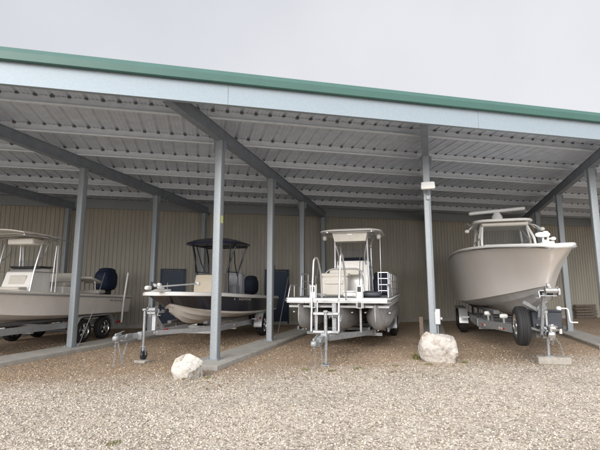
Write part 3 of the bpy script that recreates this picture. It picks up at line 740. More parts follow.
tm.box((.10, .12, 1.50), (.14, .66, .06), bev=.015); tm.box((.10, -.04, 1.55), (.17, .32, .07), bev=.025); tm.box((.10, -.20, 1.59), (.13, .18, .13), bev=.04); tm.box((.10, .02, 1.62), (.07, .12, .10), bev=.03)
tmo = tm.build('trolling_motor', M['whitepl'], bB)
MB().tube([(.12, -.32, 1.575), (.14, .8, 1.62), (.16, 1.80, 1.66)], .019, 10).build('shaft', M['whitepl'], tmo)
MB().blob((.12, -.46, 1.56), (.10, .22, .10), sq=.75).build('motor_pod', M['whitepl'], tmo)
pp2 = MB()
for a in (0, PI/2, PI): pp2.box((.12+.07*math.cos(a), -.33, 1.56+.07*math.sin(a)), (.13, .018, .055), Matrix.Rotation(-a, 3, 'Y') @ Matrix.Rotation(.6, 3, 'X'), bev=.004)
pp2.lathe((.12, -.35, 1.56), [(0, .055), (.05, .055)], 'y', 14); pp2.build('propeller', M['blackpl'], tmo)
MB().blob((.165, 1.86, 1.66), (.11, .14, .11), sq=.8).build('motor_head', M['whitepl'], tmo)
con = MB(); con.prism([(2.60, .98), (2.66, 1.62), (2.78, 1.92), (3.3, 1.98), (3.6, 1.92), (3.68, .98)], -.34, .34, plane='yz'); con = con.build('console', M['beige'], bB)
MB().box((0, 2.45, 1.15), (.62, .36, .36), bev=.05).box((0, 2.45, 1.36), (.6, .34, .06), bev=.025).build('console_seat', M['beige'], con)
w_ = MB(); w_.add([(-.36, 2.9, 1.94), (.36, 2.9, 1.94), (.32, 3.12, 2.28), (-.32, 3.12, 2.28)], [(0, 1, 2, 3)]); w_.build('windshield', M['glass'], con)
sw = MB(); sw.tube([(.16*math.cos(a), 3.88+.03*math.sin(a), 1.75+.16*math.sin(a)) for a in [2*PI*k/20 for k in range(20)]], .013, 6, closed=True).rod((0, 3.7, 1.72), (0, 3.87, 1.75), .03).rod((-.15, 3.88, 1.75), (.15, 3.88, 1.75), .01).build('steering_wheel', M['blackpl'], con)
MB().box((0, 4.35, 1.3), (.8, .48, .62), bev=.03).box((0, 4.62, 1.62), (.92, .36, .82), bev=.08).build('covered_helm_seat', M['greycover'], bB, label='helm seat under a pale grey cover')
fr = MB(); ZB2 = 2.84
for s in (-1, 1):
    fr.tube(rnd([(s*.50, 2.95, 1.0), (s*.50, 3.05, 2.0), (s*.60, 3.2, 2.5), (s*.7, 3.25, ZB2)], .1), .024, 8)
    fr.tube(rnd([(s*.50, 3.25, 1.0), (s*.50, 3.2, 1.9), (s*.62, 3.02, ZB2)], .1), .02, 8)
    fr.tube(rnd([(s*.50, 3.95, 1.0), (s*.50, 4.0, 2.0), (s*.60, 4.15, 2.5), (s*.7, 4.2, ZB2)], .1), .024, 8)
    fr.tube([(s*.5, 3.08, 2.02), (s*.5, 4.0, 2.02)], .018, 6)
    fr.tube([(s*.52, 3.9, 1.9), (s*.56, 3.55, 2.3), (s*.62, 3.3, ZB2)], .016, 6)
    fr.tube([(s*.68, 2.9, ZB2), (s*.68, 4.35, ZB2)], .02, 8)
for y in (2.95, 3.6, 4.3): fr.tube([(-.7, y, ZB2), (.7, y, ZB2)], .02, 8)
fr.build('t_top_frame', M['navy'], bB)
def hardtop(poly_w, l, cx, cy, z, crown, m, parent, th=.05, r=.35, name='hard_top', yslope=0):
    mb = MB(); rings = [(1.0, 0), (1.012, .02), (.995, th), (.8, th+crown*.45), (.45, th+crown*.85), (.15, th+crown)]
    base = rrect(poly_w, l, r, 7); n = len(base); vs = []; fs = []
    for k, z_ in rings: vs += [(cx+x*k, cy+y*k, z+z_+yslope*y*k) for x, y in base]
    for j in range(len(rings)-1): fs += [(j*n+i, j*n+(i+1) % n, (j+1)*n+(i+1) % n, (j+1)*n+i) for i in range(n)]
    fs += [tuple(range(n)), tuple((len(rings)-1)*n+i for i in range(n))]
    mb.add(vs, fs); return mb.build(name, m, parent)
hardtop(1.74, 1.85, 0, 3.6, ZB2+.01, .17, M['navy'], bB, th=.07, r=.55, yslope=.02)
ob = outboard(bB, 6.45, 1.14, 1.0, M['navycloth'])
for x in (-.85, .95): MB().rod((x, 6.35, 1.2), (x+.03, 6.5, 2.35), .035).box((x, 6.34, 1.22), (.1, .1, .14)).build('shallow_anchor', M['blackpl'], bB)
ant = MB(); ant.tube([(.4, 4.3, ZB2), (.42, 4.4, ZB2+.05)], .02); ant.blob((-.2, 4.1, ZB2+.16), (.2, .2, .12)); ant.build('gps_dome', M['whitepl'], bB)

tB = thing('boat_trailer', 'single axle aluminium trailer with tall jack and red reflector under the navy boat', 'trailer', B_LOC, B_R, 'boat trailers in the shed')
f = MB()
f.bar((0, -.50, .57), (0, 2.2, .55), .08, .10)
for s in (-1, 1):
    f.bar((s*.84, 2.35, .50), (s*.84, 6.6, .46), .07, .14); f.bar((s*.84, 2.38, .50), (s*.06, .6, .55), .06, .10)
for y in (2.3, 3.6, 5.0, 6.4): f.bar((-.84, y, .40), (.84, y, .40), .075, .075)
f.build('frame', M['alu_dull'], tB)
bk = MB()
for s in (-1, 1): bk.bar((s*.52, 2.2, .655), (s*.52, 6.4, .635), .11, .07); bk.bar((s*.52, 2.6, .45), (s*.52, 2.6, .63), .06, .06, up=(0, 1, 0)); bk.bar((s*.52, 5.9, .45), (s*.52, 5.9, .63), .06, .06, up=(0, 1, 0))
bk.build('bunks', M['greycloth'], tB)
for s in (-1, 1):
    wheel(tB, s*1.10, 5.25, .345, .215, s); fender(tB, s*1.10, (5.25,), .345, .26, M['alu_dull'])
    MB().box((s*1.06, 4.62, .58), (.16, .14, .035)).build('fender_step', M['alu_dull'], tB)
    MB().box((s*1.21, 4.72, .60), (.02, .16, .07)).build('side_marker', M['red'], tB)
    MB().box((s*.93, 6.66, .45), (.2, .05, .09)).build('tail_light', M['red'], tB)
MB().rod((-1.1, 5.25, .345), (1.1, 5.25, .345), .035).build('axle', M['rafter'], tB)
coupler(tB, -.74, .58, 1.1); chain(tB, [(.03, -.72, .5), (.05, -.66, .28), (.04, -.58, .10), (.0, -.5, .22), (.03, -.4, .5)])
chain(tB, [(-.04, -.70, .5), (-.06, -.66, .16), (-.08, -.7, .02), (-.04, -.62, .02)])
jk = MB(); jk.rod((.13, 0, .26), (.13, 0, 1.07), .027, 12); jk.rod((.13, 0, .2), (.13, 0, .35), .021, 10); jk.box((.13, 0, 1.10), (.085, .085, .05), bev=.012); jk.tube([(.13, 0, 1.08), (.26, 0, 1.08), (.26, .0, .95)], .012, 6); jk.box((.07, 0, .56), (.1, .14, .16)); jo = jk.build('jack', M['zinc'], tB)
jw = MB(); jw.lathe((.13, .03, .158), [(-.035, .06), (-.03, .095), (.03, .095), (.035, .06)], 'x', 20); jw.build('jack_wheel', M['blackpl'], jo)
MB().box((.13, .0, .335), (.12, .05, .012), bev=0).bar((.08, .03, .155), (.08, 0, .335), .008, .05, up=(0, 1, 0)).bar((.18, .03, .155), (.18, 0, .335), .008, .05, up=(0, 1, 0)).build('wheel_fork', M['zinc'], jo)
ws = MB(); ws.bar((0, .62, .6), (0, .62, 1.0), .09, .09, up=(0, 1, 0)); ws.bar((0, 1.0, .6), (0, .66, .9), .06, .06); ws.box((0, .58, 1.0), (.2, .26, .04)); ws.bar((0, .6, 1.0), (0, 1.0, 1.0), .05, .05)
wso = ws.build('winch_stand', M['alu_dull'], tB)
wi = MB(); wi.lathe((0, .52, 1.07), [(-.1, .085), (-.09, .085), (-.085, .05), (.085, .05), (.09, .085), (.1, .085)], 'x', 18); wi.tube([(.1, .52, 1.07), (.16, .52, 1.07), (.16, .45, .95), (.24, .45, .95)], .012, 6); wi.build('winch', M['zinc'], wso)
MB().lathe((0, 1.06, 1.02), [(-.07, .05), (-.02, .04), (.02, .04), (.07, .05)], 'x', 14).build('bow_roller', M['blackpl'], wso)
MB().bar((0, .5, 1.13), (0, 1.4, 1.08), .05, .006, bev=0).build('winch_strap', M['bluecloth'], wso)
MB().box((.115, .92, .575), (.012, .22, .075), bev=.004).build('reflector', M['red'], tB)
MB().box((.115, .45, .575), (.012, .07, .05), bev=.004).build('reflector', M['amber'], tB)
MB().box((.9, 3.3, .50), (.012, .1, .045), bev=.004).build('reflector', M['amber'], tB)
tag(MB().box((0, 0, .03), (.26, .24, .06), bev=.012).build('concrete_block', M['block'], loc=(-5.90, 7.88, 0)), 'flat concrete block under the jack wheel of the navy boat trailer', 'block', 'blocks under the trailer jacks')

# ================================================================== BOAT C: pontoon fishing boat
C_LOC = (-2.17, 8.69, 0); C_R = math.radians(1.8)
bC = thing('pontoon_boat', 'white pontoon fishing boat with grey T-top, deck rails and beige console facing the yard', 'boat', C_LOC, C_R)
ZD = 1.19
mb = MB(); poly = [(-1.30, 1.62), (-1.22, 1.46), (1.22, 1.46), (1.30, 1.62), (1.30, 7.6), (-1.30, 7.6)]
mb.prism(poly, ZD, ZD+.115); mb.build('deck', M['whitepl'], bC)
mb = MB(); mb.prism([(x*.985, 1.50+(y-1.46)*.99) for x, y in poly], ZD+.117, ZD+.124); mb.build('deck_carpet', M['greycloth'], bC)
mb = MB(); P = [(x*1.0, y, ZD+.05) for x, y in poly]; mb.tube(P, .035, 6, closed=True); mb.build('deck_edge_trim', M['alu'], bC)
for x in (-.93, 0, .93):
    mb = MB(); yy = [1.48, 1.52, 1.62, 1.85, 2.2, 2.6, 7.5, 7.54]; rr = [.20, .24, .27, .30, .32, .33, .33, .2]; zz = [.94, .91, .885, .85, .82, .79, .79, .79]
    V_ = []; F_ = []; ns = 24
    for y, r_, z in zip(yy, rr, zz):
        wx = r_*(1 if y > 2.55 else max(.03, ((y-1.48)/1.12)**.75))
        for k2 in range(ns):
            a = 2*PI*k2/ns; V_.append((x+wx*math.sin(a), y, z-r_*math.cos(a)))
    for i in range(len(yy)-1): F_ += [(i*ns+k2, i*ns+(k2+1) % ns, (i+1)*ns+(k2+1) % ns, (i+1)*ns+k2) for k2 in range(ns)]
    F_ += [tuple(range(ns)), tuple((len(yy)-1)*ns+k2 for k2 in range(ns))]
    mb.add(V_, F_); pt_ = mb.build('pontoon', M['pontoon'], bC)
    k = MB()
    for s in (-1, 1): k.bar((x+s*.30, 2.1, .93), (x+s*.30, 7.4, .93), .05, .03)
    k.bar((x, 2.2, .50), (x, 7.4, .455), .03, .05); k.build('lifting_strake', M['alu'], pt_)
mb = MB()
for y in np.arange(1.75, 7.5, .8): mb.bar((-1.25, y, 1.09), (1.25, y, 1.09), .05, .055)
mb.build('cross_beams', M['alu_dull'], bC)
TZ = ZD+.125
def rail(pts, mids, posts, name='side_rail'):
    mb = MB(); mb.tube(rnd(pts, .09), .017, 8)
    for m_ in mids: mb.tube(m_, .012, 6)
    for p_ in posts: mb.rod(p_[0], p_[1], .014, 8)
    return mb.build(name, M['alu'], bC)
for s in (-1, 1):
    h1, h2 = .40, .62
    rail([(s*1.24, 1.60, TZ), (s*1.22, 1.72, TZ+.30), (s*1.22, 2.6, TZ+.30), (s*1.22, 2.66, TZ)], [], [((s*1.22, 2.1, TZ), (s*1.22, 2.1, TZ+.3))])
    rail([(s*1.22, 2.75, TZ), (s*1.22, 2.85, TZ+h2), (s*1.22, 7.2, TZ+h2), (s*1.22, 7.3, TZ)], [[(s*1.22, 2.8, TZ+.2), (s*1.22, 7.25, TZ+.2)], [(s*1.22, 2.83, TZ+.41), (s*1.22, 7.25, TZ+.41)]], [((s*1.22, y, TZ), (s*1.22, y, TZ+h2)) for y in (3.6, 4.6, 5.6, 6.6)])
    MB().box((s*.57, 1.50, TZ+.02), (.13, .05, .55), bev=.015).build('gate_post', M['whitepl'], bC)
    for z_ in (.20, -.17): MB().box((s*.57, 1.47, TZ+z_), (.085, .02, .12), bev=.006).build('bumper_pad', M['blackpl'], bC)
    MB().rod((s*.49, 1.52, TZ-.25), (s*.49, 1.52, TZ+.32), .014).rod((s*.65, 1.52, TZ-.25), (s*.65, 1.52, TZ+.32), .014).build('gate_rail', M['alu'], bC)
# front corner rails
for s in (-1, 1):
    mb = MB()
    for z in (.16, .31, .46, .61): mb.tube([(s*.98, 2.05, TZ+z), (s*1.22, 2.05, TZ+z), (s*1.22, 2.72, TZ+z)], .013, 6)
    for q_ in ((s*.98, 2.05), (s*1.22, 2.05), (s*1.22, 2.72)): mb.rod((q_[0], q_[1], TZ), (q_[0], q_[1], TZ+.62), .016, 8)
    if s > 0: mb.build('corner_rail', M['alu'], bC)
    MB().box((s*.85, 1.47, TZ-.055), (.34, .03, .09), bev=.01).build('bow_panel', M['white'], bC)
MB().lathe((-.62, 1.75, TZ+.04), [(-.05, .04), (-.035, .02), (.035, .02), (.05, .04)], 'x', 10).build('deck_cleat', M['chrome'], bC)
MB().tube([(-.45+.12*math.cos(a), 1.9+.1*math.sin(a), TZ+.02+.004*a) for a in [PI*k/8 for k in range(40)]], .011, 6).build('coiled_line', M['rope'], bC)
for x, y, l in ((.38, 3.05, 1.0), (.46, 3.12, .8)): MB().tube([(x, y, TZ+.3), (x+.02, y+.1, TZ+.3+l)], .009, 6).build('fishing_rod', M['blackpl'], bC)
# front seat console
mb = MB(); mb.box((-.22, 2.75, TZ+.27), (.72, .6, .53), bev=.05); fc = mb.build('front_console', M['tanpl'], bC)
MB().box((-.22, 2.43, TZ+.38), (.48, .02, .10), bev=.008).build('console_hatch', M['tanpl'], fc)
MB().box((-.22, 2.78, TZ+.57), (.74, .58, .10), bev=.045).build('front_seat', M['tanpl'], fc)
mb = MB(); mb.tube(rnd([(-.62, 3.05, TZ), (-.60, 3.05, TZ+.62), (-.45, 3.1, TZ+.76), (.35, 3.1, TZ+.76), (.50, 3.05, TZ+.62), (.52, 3.05, TZ)], .12), .02, 8); mb.build('seat_arch', M['alu'], bC)
MB().box((-.05, 3.16, TZ+.66), (.86, .1, .18), bev=.05).build('backrest', M['tanpl'], bC)
HX = .13
mb = MB(); mb.prism([(3.35, TZ), (3.4, TZ+.8), (3.55, TZ+1.0), (4.1, TZ+.98), (4.2, TZ)], -.45, .45, plane='yz'); hc = mb.build('helm_console', M['white'], bC); hc.location.x = HX
MB().prism([(3.5, TZ+1.02), (4.1, TZ+1.0), (4.0, TZ+1.12), (3.6, TZ+1.1)], -.4, .4, plane='yz').build('dash_cover', M['navy'], hc)
w_ = MB(); w_.add([(-.34, 3.5, TZ+1.1), (.34, 3.5, TZ+1.1), (.3, 3.62, TZ+1.36), (-.3, 3.62, TZ+1.36)], [(0, 1, 2, 3)]); w_.build('windshield', M['glass'], hc)
fr = MB(); ZC = 3.10
for s in (-1, 1):
    fr.tube(rnd([(s*.50, 3.25, TZ), (s*.47, 3.3, 2.3), (s*.46, 3.25, 2.95), (s*.52, 3.1, ZC)], .1), .024, 8)
    fr.tube(rnd([(s*.42, 3.5, 2.1), (s*.36, 3.4, 2.4), (s*.44, 3.28, 2.75)], .1), .02, 8)
    fr.tube(rnd([(s*.50, 4.25, TZ), (s*.47, 4.2, 2.3), (s*.46, 4.25, 2.85), (s*.52, 4.4, ZC)], .1), .024, 8)
    fr.tube([(s*.48, 3.3, 2.15), (s*.48, 4.2, 2.15)], .018, 6); fr.tube([(s*.47, 3.3, 2.75), (s*.47, 4.25, 2.75)], .018, 6)
    fr.tube([(s*.62, 2.95, ZC), (s*.62, 4.6, ZC)], .02, 8)
for y in (3.0, 3.8, 4.5): fr.tube([(-.7, y, ZC), (.7, y, ZC)], .02, 8)
fr.rod((.74, 4.3, 1.3), (.74, 4.3, ZC+.02), .014); fr.build('t_top_frame', M['alu'], bC).location.x = HX
hardtop(1.74, 1.95, 0, 3.8, ZC+.015, .10, M['white'], bC, th=.035, r=.4).location.x = HX
MB().prism([(-.44, 2.84), (.44, 2.84), (.50, ZC), (-.50, ZC)], 3.05, 3.5, plane='xz').build('electronics_box', M['tanpl'], bC).location.x = HX
MB().box((0, 3.04, 3.03), (.16, .02, .05)).build('courtesy_light', M['whitepl'], bC).location.x = HX
for s in (-1, 1): MB().blob((s*.78, 3.4, 2.98), (.13, .16, .16), sq=.8).build('spreader_light', M['tanpl'], bC).location.x = HX
mb = MB(); mb.box((.84, 4.6, TZ+.26), (.46, .5, .5), bev=.06); mb.box((.84, 4.85, TZ+.56), (.46, .14, .26), bev=.05); mb.build('navy_seat', M['navycloth'], bC)
mb = MB(); mb.box((-.8, 5.3, TZ+.30), (.6, .6, .55), bev=.07); mb.box((.5, 6.0, TZ+.32), (1.2, .6, .6), bev=.07); mb.build('stern_seats', M['tanpl'], bC)
mb = MB(); mb.rod((-1.1, 4.2, TZ+.5), (-1.1, 4.5, TZ+1.0), .02); mb.build('rod_holder', M['alu'], bC)
ob = outboard(bC, 7.6, 1.25, 1.1, M['blackpl'])
tag(MB().blob((0, 0, .07), (.62, .3, .15), sq=.6).box((0, 0, .15), (.2, .04, .02)).build('gear_bag', M['charcoal'], loc=(-2.17+.70, 8.69+1.95, TZ)), 'dark charcoal gear bag lying on the pontoon boat front deck', 'bag')
tag(MB().box((0, 0, .065), (.36, .3, .13), bev=.035).box((0, 0, .145), (.38, .32, .035), bev=.014).box((-.02, -.17, .06), (.2, .02, .05)).build('cooler', [M['whitepl']], loc=(-2.17+.28, 8.69+1.78, TZ)), 'small white cooler on the pontoon deck beside the boarding ladder', 'cooler')

tC = thing('boat_trailer', 'galvanized pontoon trailer with boarding ladder and tall handrails at its tongue', 'trailer', C_LOC, C_R, 'boat trailers in the shed')
f = MB()
f.bar((0, -.55, .53), (0, 3.2, .50), .10, .13)
for s in (-1, 1):
    f.bar((s*.80, 2.5, .42), (s*.80, 8.2, .40), .07, .13); f.bar((s*.80, 2.55, .42), (s*.05, .35, .50), .07, .12)
for y in (2.6, 3.9, 5.4, 7.0, 8.1): f.bar((-1.0, y, .36), (1.0, y, .36), .08, .08)
f.build('frame', M['zinc'], tC)
bk = MB()
for x in (-.93, .93):
    for s in (-1, 1): bk.bar((x+s*.24, 2.3, .50), (x+s*.24, 8.1, .50), .05, .10)
bk.build('bunks', M['greycloth'], tC)
for s in (-1, 1):
    for y in (5.6, 6.5): wheel(tC, s*1.13, y, .30, .2, s)
    fender(tC, s*1.13, (5.6, 6.5), .30, .24, M['alu_dull'])
    MB().box((s*1.1, 4.98, .50), (.2, .10, .05)).build('fender_step', M['alu_dull'], tC)
    MB().bar((s*.56, 1.75, .48), (s*.56, 1.75, 1.06), .05, .05, up=(0, 1, 0)).build('guide_post', M['zinc'], tC)
ax = MB()
for y in (5.6, 6.5): ax.rod((-1.1, y, .30), (1.1, y, .30), .035)
ax.build('axle', M['rafter'], tC)
coupler(tC, -.82, .52, 1.15); 
chain(tC, [(-.04, -.5, .47), (-.05, -.46, .25), (-.07, -.44, .02), (-.16, -.5, .015)]); chain(tC, [(.05, -.5, .47), (.07, -.44, .2), (.06, -.4, .02)])
jk = MB(); jk.rod((.06, -.02, .30), (.06, -.02, 1.06), .036, 12); jk.rod((.06, -.02, .03), (.06, -.02, .4), .028, 10); jk.box((.06, -.02, .012), (.17, .17, .02)); jk.box((.06, -.02, 1.07), (.09, .09, .05), bev=.012); jk.tube([(.06, 0, 1.04), (.2, 0, 1.04), (.2, 0, .93)], .011, 6); jk.box((.02, 0, .55), (.12, .13, .18)); jk.build('jack', M['zinc'], tC)
ws = MB(); ws.bar((.10, .75, .55), (.10, .75, 1.22), .09, .09, up=(0, 1, 0)); ws.bar((.10, 1.2, .55), (.10, .8, 1.0), .05, .05); wo = ws.build('winch_stand', M['zinc'], tC)
MB().lathe((.10, .68, .95), [(-.1, .08), (-.09, .08), (-.085, .05), (.085, .05), (.09, .08), (.1, .08)], 'x', 16).tube([(.2, .68, .95), (.26, .68, .95), (.26, .62, .82)], .012, 6).build('winch', M['zinc'], wo)
ld = MB(); LX0, LX1, LY = -.34, .22, .72
lad = thing('boarding_ladder', '', '') if False else None
ld.tube(rnd([(LX0-.06, LY-.12, .60), (LX0-.06, LY-.04, 1.25), (LX0-.04, LY+.08, 2.22), (LX0+.02, LY+.20, 2.26), (LX0+.05, LY+.42, 1.9), (LX0+.05, LY+.52, 1.26)], .10), .023, 10)
ld.tube(rnd([(LX1, LY-.12, .60), (LX1, LY-.04, 1.25), (LX1+.03, LY+.08, 2.30), (LX1+.04, LY+.22, 2.36), (LX1+.07, LY+.42, 1.9), (LX1+.07, LY+.52, 1.26)], .10), .023, 10)
ld.tube([(LX0+.04, LY-.02, .55), (LX0+.05, LY+.05, 1.26)], .018, 8)
ldo = ld.build('ladder_rails', M['alu'], tC)
for z, w in ((.60, 0), (.99, .0), (1.30, 0)): MB().box(((LX0+LX1)/2, LY-.14+.1*(z-.6), z), (LX1-LX0+.02, .12, .06), bev=.01).build('ladder_step', M['alu'], ldo)

# ================================================================== BOAT D: big offshore center console at right
D_LOC = (2.20, 10.2, 0)
bD = thing('offshore_boat', 'large pale offshore center console with high flared bow and hard top with radar bar', 'boat', D_LOC, 0)
SD = [(0, -1.78, 2.30), (.10, -1.765, 2.305), (.22, -1.66, 2.32), (.37, -1.28, 2.355), (.58, -.55, 2.42), (.86, .46, 2.50), (1.18, 1.65, 2.56), (1.41, 3.0, 2.60), (1.52, 5.3, 2.62), (1.50, 8.6, 2.58)]
CD = [(0, -.66, 1.58), (.26, .25, 1.47), (.58, 1.5, 1.34), (.98, 3.3, 1.18), (1.22, 5.2, 1.08), (1.25, 8.6, 1.02)]
KD = [(0, -.55, 1.46), (0, -.22, 1.20), (0, .5, .96), (0, 2.1, .78), (0, 8.6, .70)]
Sx, Cx, Kx = hull(bD, SD, CD, KD, M['pearl'], M['bottom'], M['white'], n=56, flare=.20, cap_w=.22, sole=lambda y: 2.30 if y < .4 else 1.75, rub=M['chrome'])
wz = 2.40; wy = -.78
tm = MB(); tm.box((.02, wy, wz+.02), (.20, .42, .05), bev=.02); tm.box((.02, wy+.02, wz+.06), (.09, .12, .07), bev=.02); wm = tm.build('windlass', M['whitepl'], bD)
MB().blob((-.05, wy-.08, wz+.19), (.27, .12, .10), sq=.75).blob((.02, wy, wz+.225), (.11, .11, .09), sq=.8).build('motor_pod', M['whitepl'], wm)
MB().rod((-.03, wy, wz), (-.03, wy, wz+.18), .02).rod((.06, wy+.02, wz), (.06, wy+.02, wz+.18), .02).bar((.06, wy+.04, wz+.12), (.16, wy+.08, wz+.12), .03, .03).blob((.17, wy+.08, wz+.12), (.10, .10, .075)).build('mount_arm', M['whitepl'], wm)
con = MB(); con.prism([(2.9, 1.75), (2.95, 2.4), (3.25, 2.78), (3.5, 2.8), (4.6, 2.78), (4.7, 1.75)], -.62, .62, plane='yz'); con = con.build('console', M['white'], bD)
w_ = MB(); ws_ = [(-.60, 3.3, 2.78), (.60, 3.3, 2.78), (.54, 3.75, 3.44), (-.54, 3.75, 3.44)]; w_.add(ws_, [(0, 1, 2, 3)])
for s in (-1, 1): w_.add([(s*.62, 3.32, 2.78), (s*.62, 4.5, 2.78), (s*.58, 4.5, 3.44), (s*.55, 3.77, 3.44)], [(0, 1, 2, 3)])
w_.build('windshield', M['glass'], con)
fr = MB(); ZH = 3.50
for s in (-1, 1):
    fr.tube(rnd([(s*.74, 3.0, 1.8), (s*.70, 3.35, 2.95), (s*.60, 3.85, 3.46), (s*.6, 4.2, ZH)], .1), .035, 8)
    fr.tube(rnd([(s*.76, 3.9, 1.8), (s*.72, 4.0, 2.95), (s*.62, 3.95, 3.48)], .1), .03, 8)
    fr.tube(rnd([(s*.76, 5.2, 1.8), (s*.74, 5.2, 2.9), (s*.66, 5.1, 3.48)], .1), .035, 8)
    fr.tube([(s*.72, 3.45, 3.0), (s*.74, 5.2, 3.0)], .022, 6); fr.tube([(s*.62, 3.75, 3.36), (s*.67, 5.1, 3.36)], .022, 6); fr.tube([(s*.7, 4.1, 3.0), (s*.66, 4.9, 3.42)], .02, 6)
    MB().tube([(s*.74, 4.3, 3.50), (s*.90, 4.1, 3.42), (s*1.05, 3.9, 3.25)], .022, 6).blob((s*1.05, 3.92, 3.27), (.15, .16, .12)).tube([(s*.80, 4.22, 3.47), (s*.95, 4.3, 3.36), (s*1.02, 4.15, 3.3)], .014, 6).build('outrigger_base', M['whitepl'], bD)
    MB().tube([(s*.74, 5.1, 3.5), (s*.9, 5.3, 3.7), (s*.96, 6.5, 3.8)], .018, 6).build('outrigger_pole', M['whitepl'], bD)
fr.tube([(-.6, 4.15, ZH-.005), (.6, 4.15, ZH-.005)], .025, 6); fr.tube([(-.67, 5.05, 3.46), (.67, 5.05, 3.46)], .025, 6)
fr.build('t_top_frame', M['whitepl'], bD)
hardtop(1.66, 2.1, -.04, 4.55, ZH, .07, M['white'], bD, th=.07, r=.4)
MB().box((0, 4.3, ZH-.07), (1.3, 1.3, .12), bev=.04).build('ceiling_console', M['tanpl'], bD)
rd = MB(); rd.lathe((-.12, 4.2, ZH+.13), [(0, .17), (.12, .15), (.2, .10), (.24, .08)], 'z', 18); rd = rd.build('radar_pedestal', M['whitepl'], bD)
MB().box((-.12, 4.2, ZH+.42), (1.75, .13, .10), Matrix.Rotation(-.10, 3, 'Y') @ Matrix.Rotation(.25, 3, 'Z'), bev=.04).build('radar_bar', M['whitepl'], rd)
mb = MB(); mb.box((0, 5.4, 2.2), (1.1, .6, .9), bev=.06); mb.box((0, 5.5, 2.75), (1.1, .2, .5), bev=.08); mb.build('helm_seats', M['tanpl'], bD)
for x in (-.72, 0, .72): outboard(bD, 8.7, 2.05, 1.2, M['whitepl'], x)
MB().lathe((0, -.72, 1.60), [(-.02, .045), (.02, .045)], 'x', 14).build('bow_eye', M['chrome'], bD)
MB().lathe((-1.452, 6.1, 2.28), [(-.012, .03), (.02, .045), (.03, .02)], 'x', 12).build('drain_fitting', M['chrome'], bD)

tD = thing('boat_trailer', 'heavy galvanized triple axle trailer with spare wheel and charcoal tongue box under the offshore boat', 'trailer', D_LOC, 0, 'boat trailers in the shed')
f = MB()
f.bar((0, -.34, .62), (0, 2.6, .60), .12, .15)
for s in (-1, 1):
    f.bar((s*.98, 2.7, .58), (s*.98, 8.6, .54), .08, .20); f.bar((s*.98, 2.75, .58), (s*.08, .05, .60), .08, .19)
for y in (2.8, 4.2, 5.8, 8.4): f.bar((-.98, y, .46), (.98, y, .46), .10, .11)
f.build('frame', M['zinc'], tD)
bk = MB()
for s in (-1, 1): bk.bar((s*.66, 1.6, .93), (s*.70, 8.3, .86), .14, .09)
for s in (-1, 1):
    for y in (2.4, 4.2, 6.0, 8.0): bk.bar((s*.67, y, .5), (s*.67, y, .88), .06, .06, up=(0, 1, 0))
bk.build('bunks', M['greycloth'], tD)
for y in (.9, 1.7, 2.5):
    for s in (-1, 1):
        u_ = (y-.05)/2.7; rb = MB().lathe((s*(.08+.9*u_-.14), y, .80+.02*y), [(-.09, .045), (-.05, .06), (.05, .06), (.09, .045)], 'x', 14).build('keel_roller', M['whitepl'], tD)
        MB().bar((s*(.08+.9*u_-.14), y, .66), (s*(.08+.9*u_-.14), y, .79+.02*y), .05, .05, up=(0, 1, 0)).build('roller_bracket', M['zinc'], rb)
for s in (-1, 1):
    for y in (5.75, 6.7, 7.65): wheel(tD, s*1.2, y, .38, .24, s)
    fender(tD, s*1.2, (5.75, 7.65), .38, .28, M['alu_dull'])
    MB().box((s*1.17, 4.98, .58), (.24, .16, .05)).build('fender_step', M['alu_dull'], tD)
    for y in (5.75, 6.7, 7.65): pass
    # reflectors along the angled tongue beams
    for u in (.12, .16, .44, .48, .52, .8, .84):
        x_, y_ = s*(.98+(.08-.98)*u+.045), 2.75+(.05-2.75)*u-.012
        MB().box((x_, y_, .555), (.012, .07, .045), Matrix.Rotation(s*math.atan2(.9, 2.7)*-1, 3, 'Z'), bev=.004).build('reflector', M['red'] if u in (.12, .52, .84) else M['amber'], tD)
ax = MB()
for y in (5.75, 6.7, 7.65): ax.rod((-1.15, y, .38), (1.15, y, .38), .04)
ax.build('axle', M['rafter'], tD)
sp = wheel(tD, -.44, -.22, .405, .25, -1, 6, tilt=.765); sp.name = 'spare_wheel'
MB().bar((-.32, -.22, .74), (0, -.1, .64), .07, .05).build('spare_carrier', M['zinc'], tD)
mb = MB(); mb.box((.05, -.06, .89), (.56, .30, .34), bev=.02); mb.box((.05, -.06, 1.075), (.58, .32, .035), bev=.01); tb_ = mb.build('tongue_box', M['charcoal'], tD)
MB().box((.04, -.216, .93), (.035, .012, .28), bev=.003).box((.04, -.222, 1.06), (.06, .012, .05), bev=.003).build('box_strap', M['rope'], tb_)
coupler(tD, -.62, .64, 1.5, M['chrome'])
mb = MB(); mb.tube(rnd([(-.02, -.30, .74), (.10, -.34, .80), (.22, -.2, .76)], .05), .03, 8); mb.lathe((.06, -.30, .73), [(-.1, .05), (.1, .05)], 'x', 12); mb.box((-.12, -.28, .80), (.12, .10, .035)); mb.build('brake_actuator', M['chrome'], tD)
jk = MB(); jk.rod((.07, -.03, .40), (.07, -.03, 1.16), .04, 12); jk.rod((.07, -.03, .16), (.07, -.03, .5), .03, 10); jk.box((.07, -.03, .155), (.16, .16, .02)); jk.build('jack', M['zinc'], tD)
mb = MB(); mb.box((.34, .05, 1.10), (.09, .09, .12), bev=.02); mb.tube(rnd([(.38, .05, 1.12), (.5, .0, 1.12), (.52, .0, .84), (.66, .0, .84)], .04), .014, 6); mb.rod((.34, .05, .6), (.34, .05, 1.06), .03); mb.build('jack_crank', M['whitepl'], tD)
chain(tD, [(.0, -.3, .56), (.02, -.34, .46), (.09, -.32, .44), (.14, -.26, .56)]); chain(tD, [(.15, -.24, .56), (.26, -.2, .4), (.30, -.16, .2), (.24, -.2, .165)])
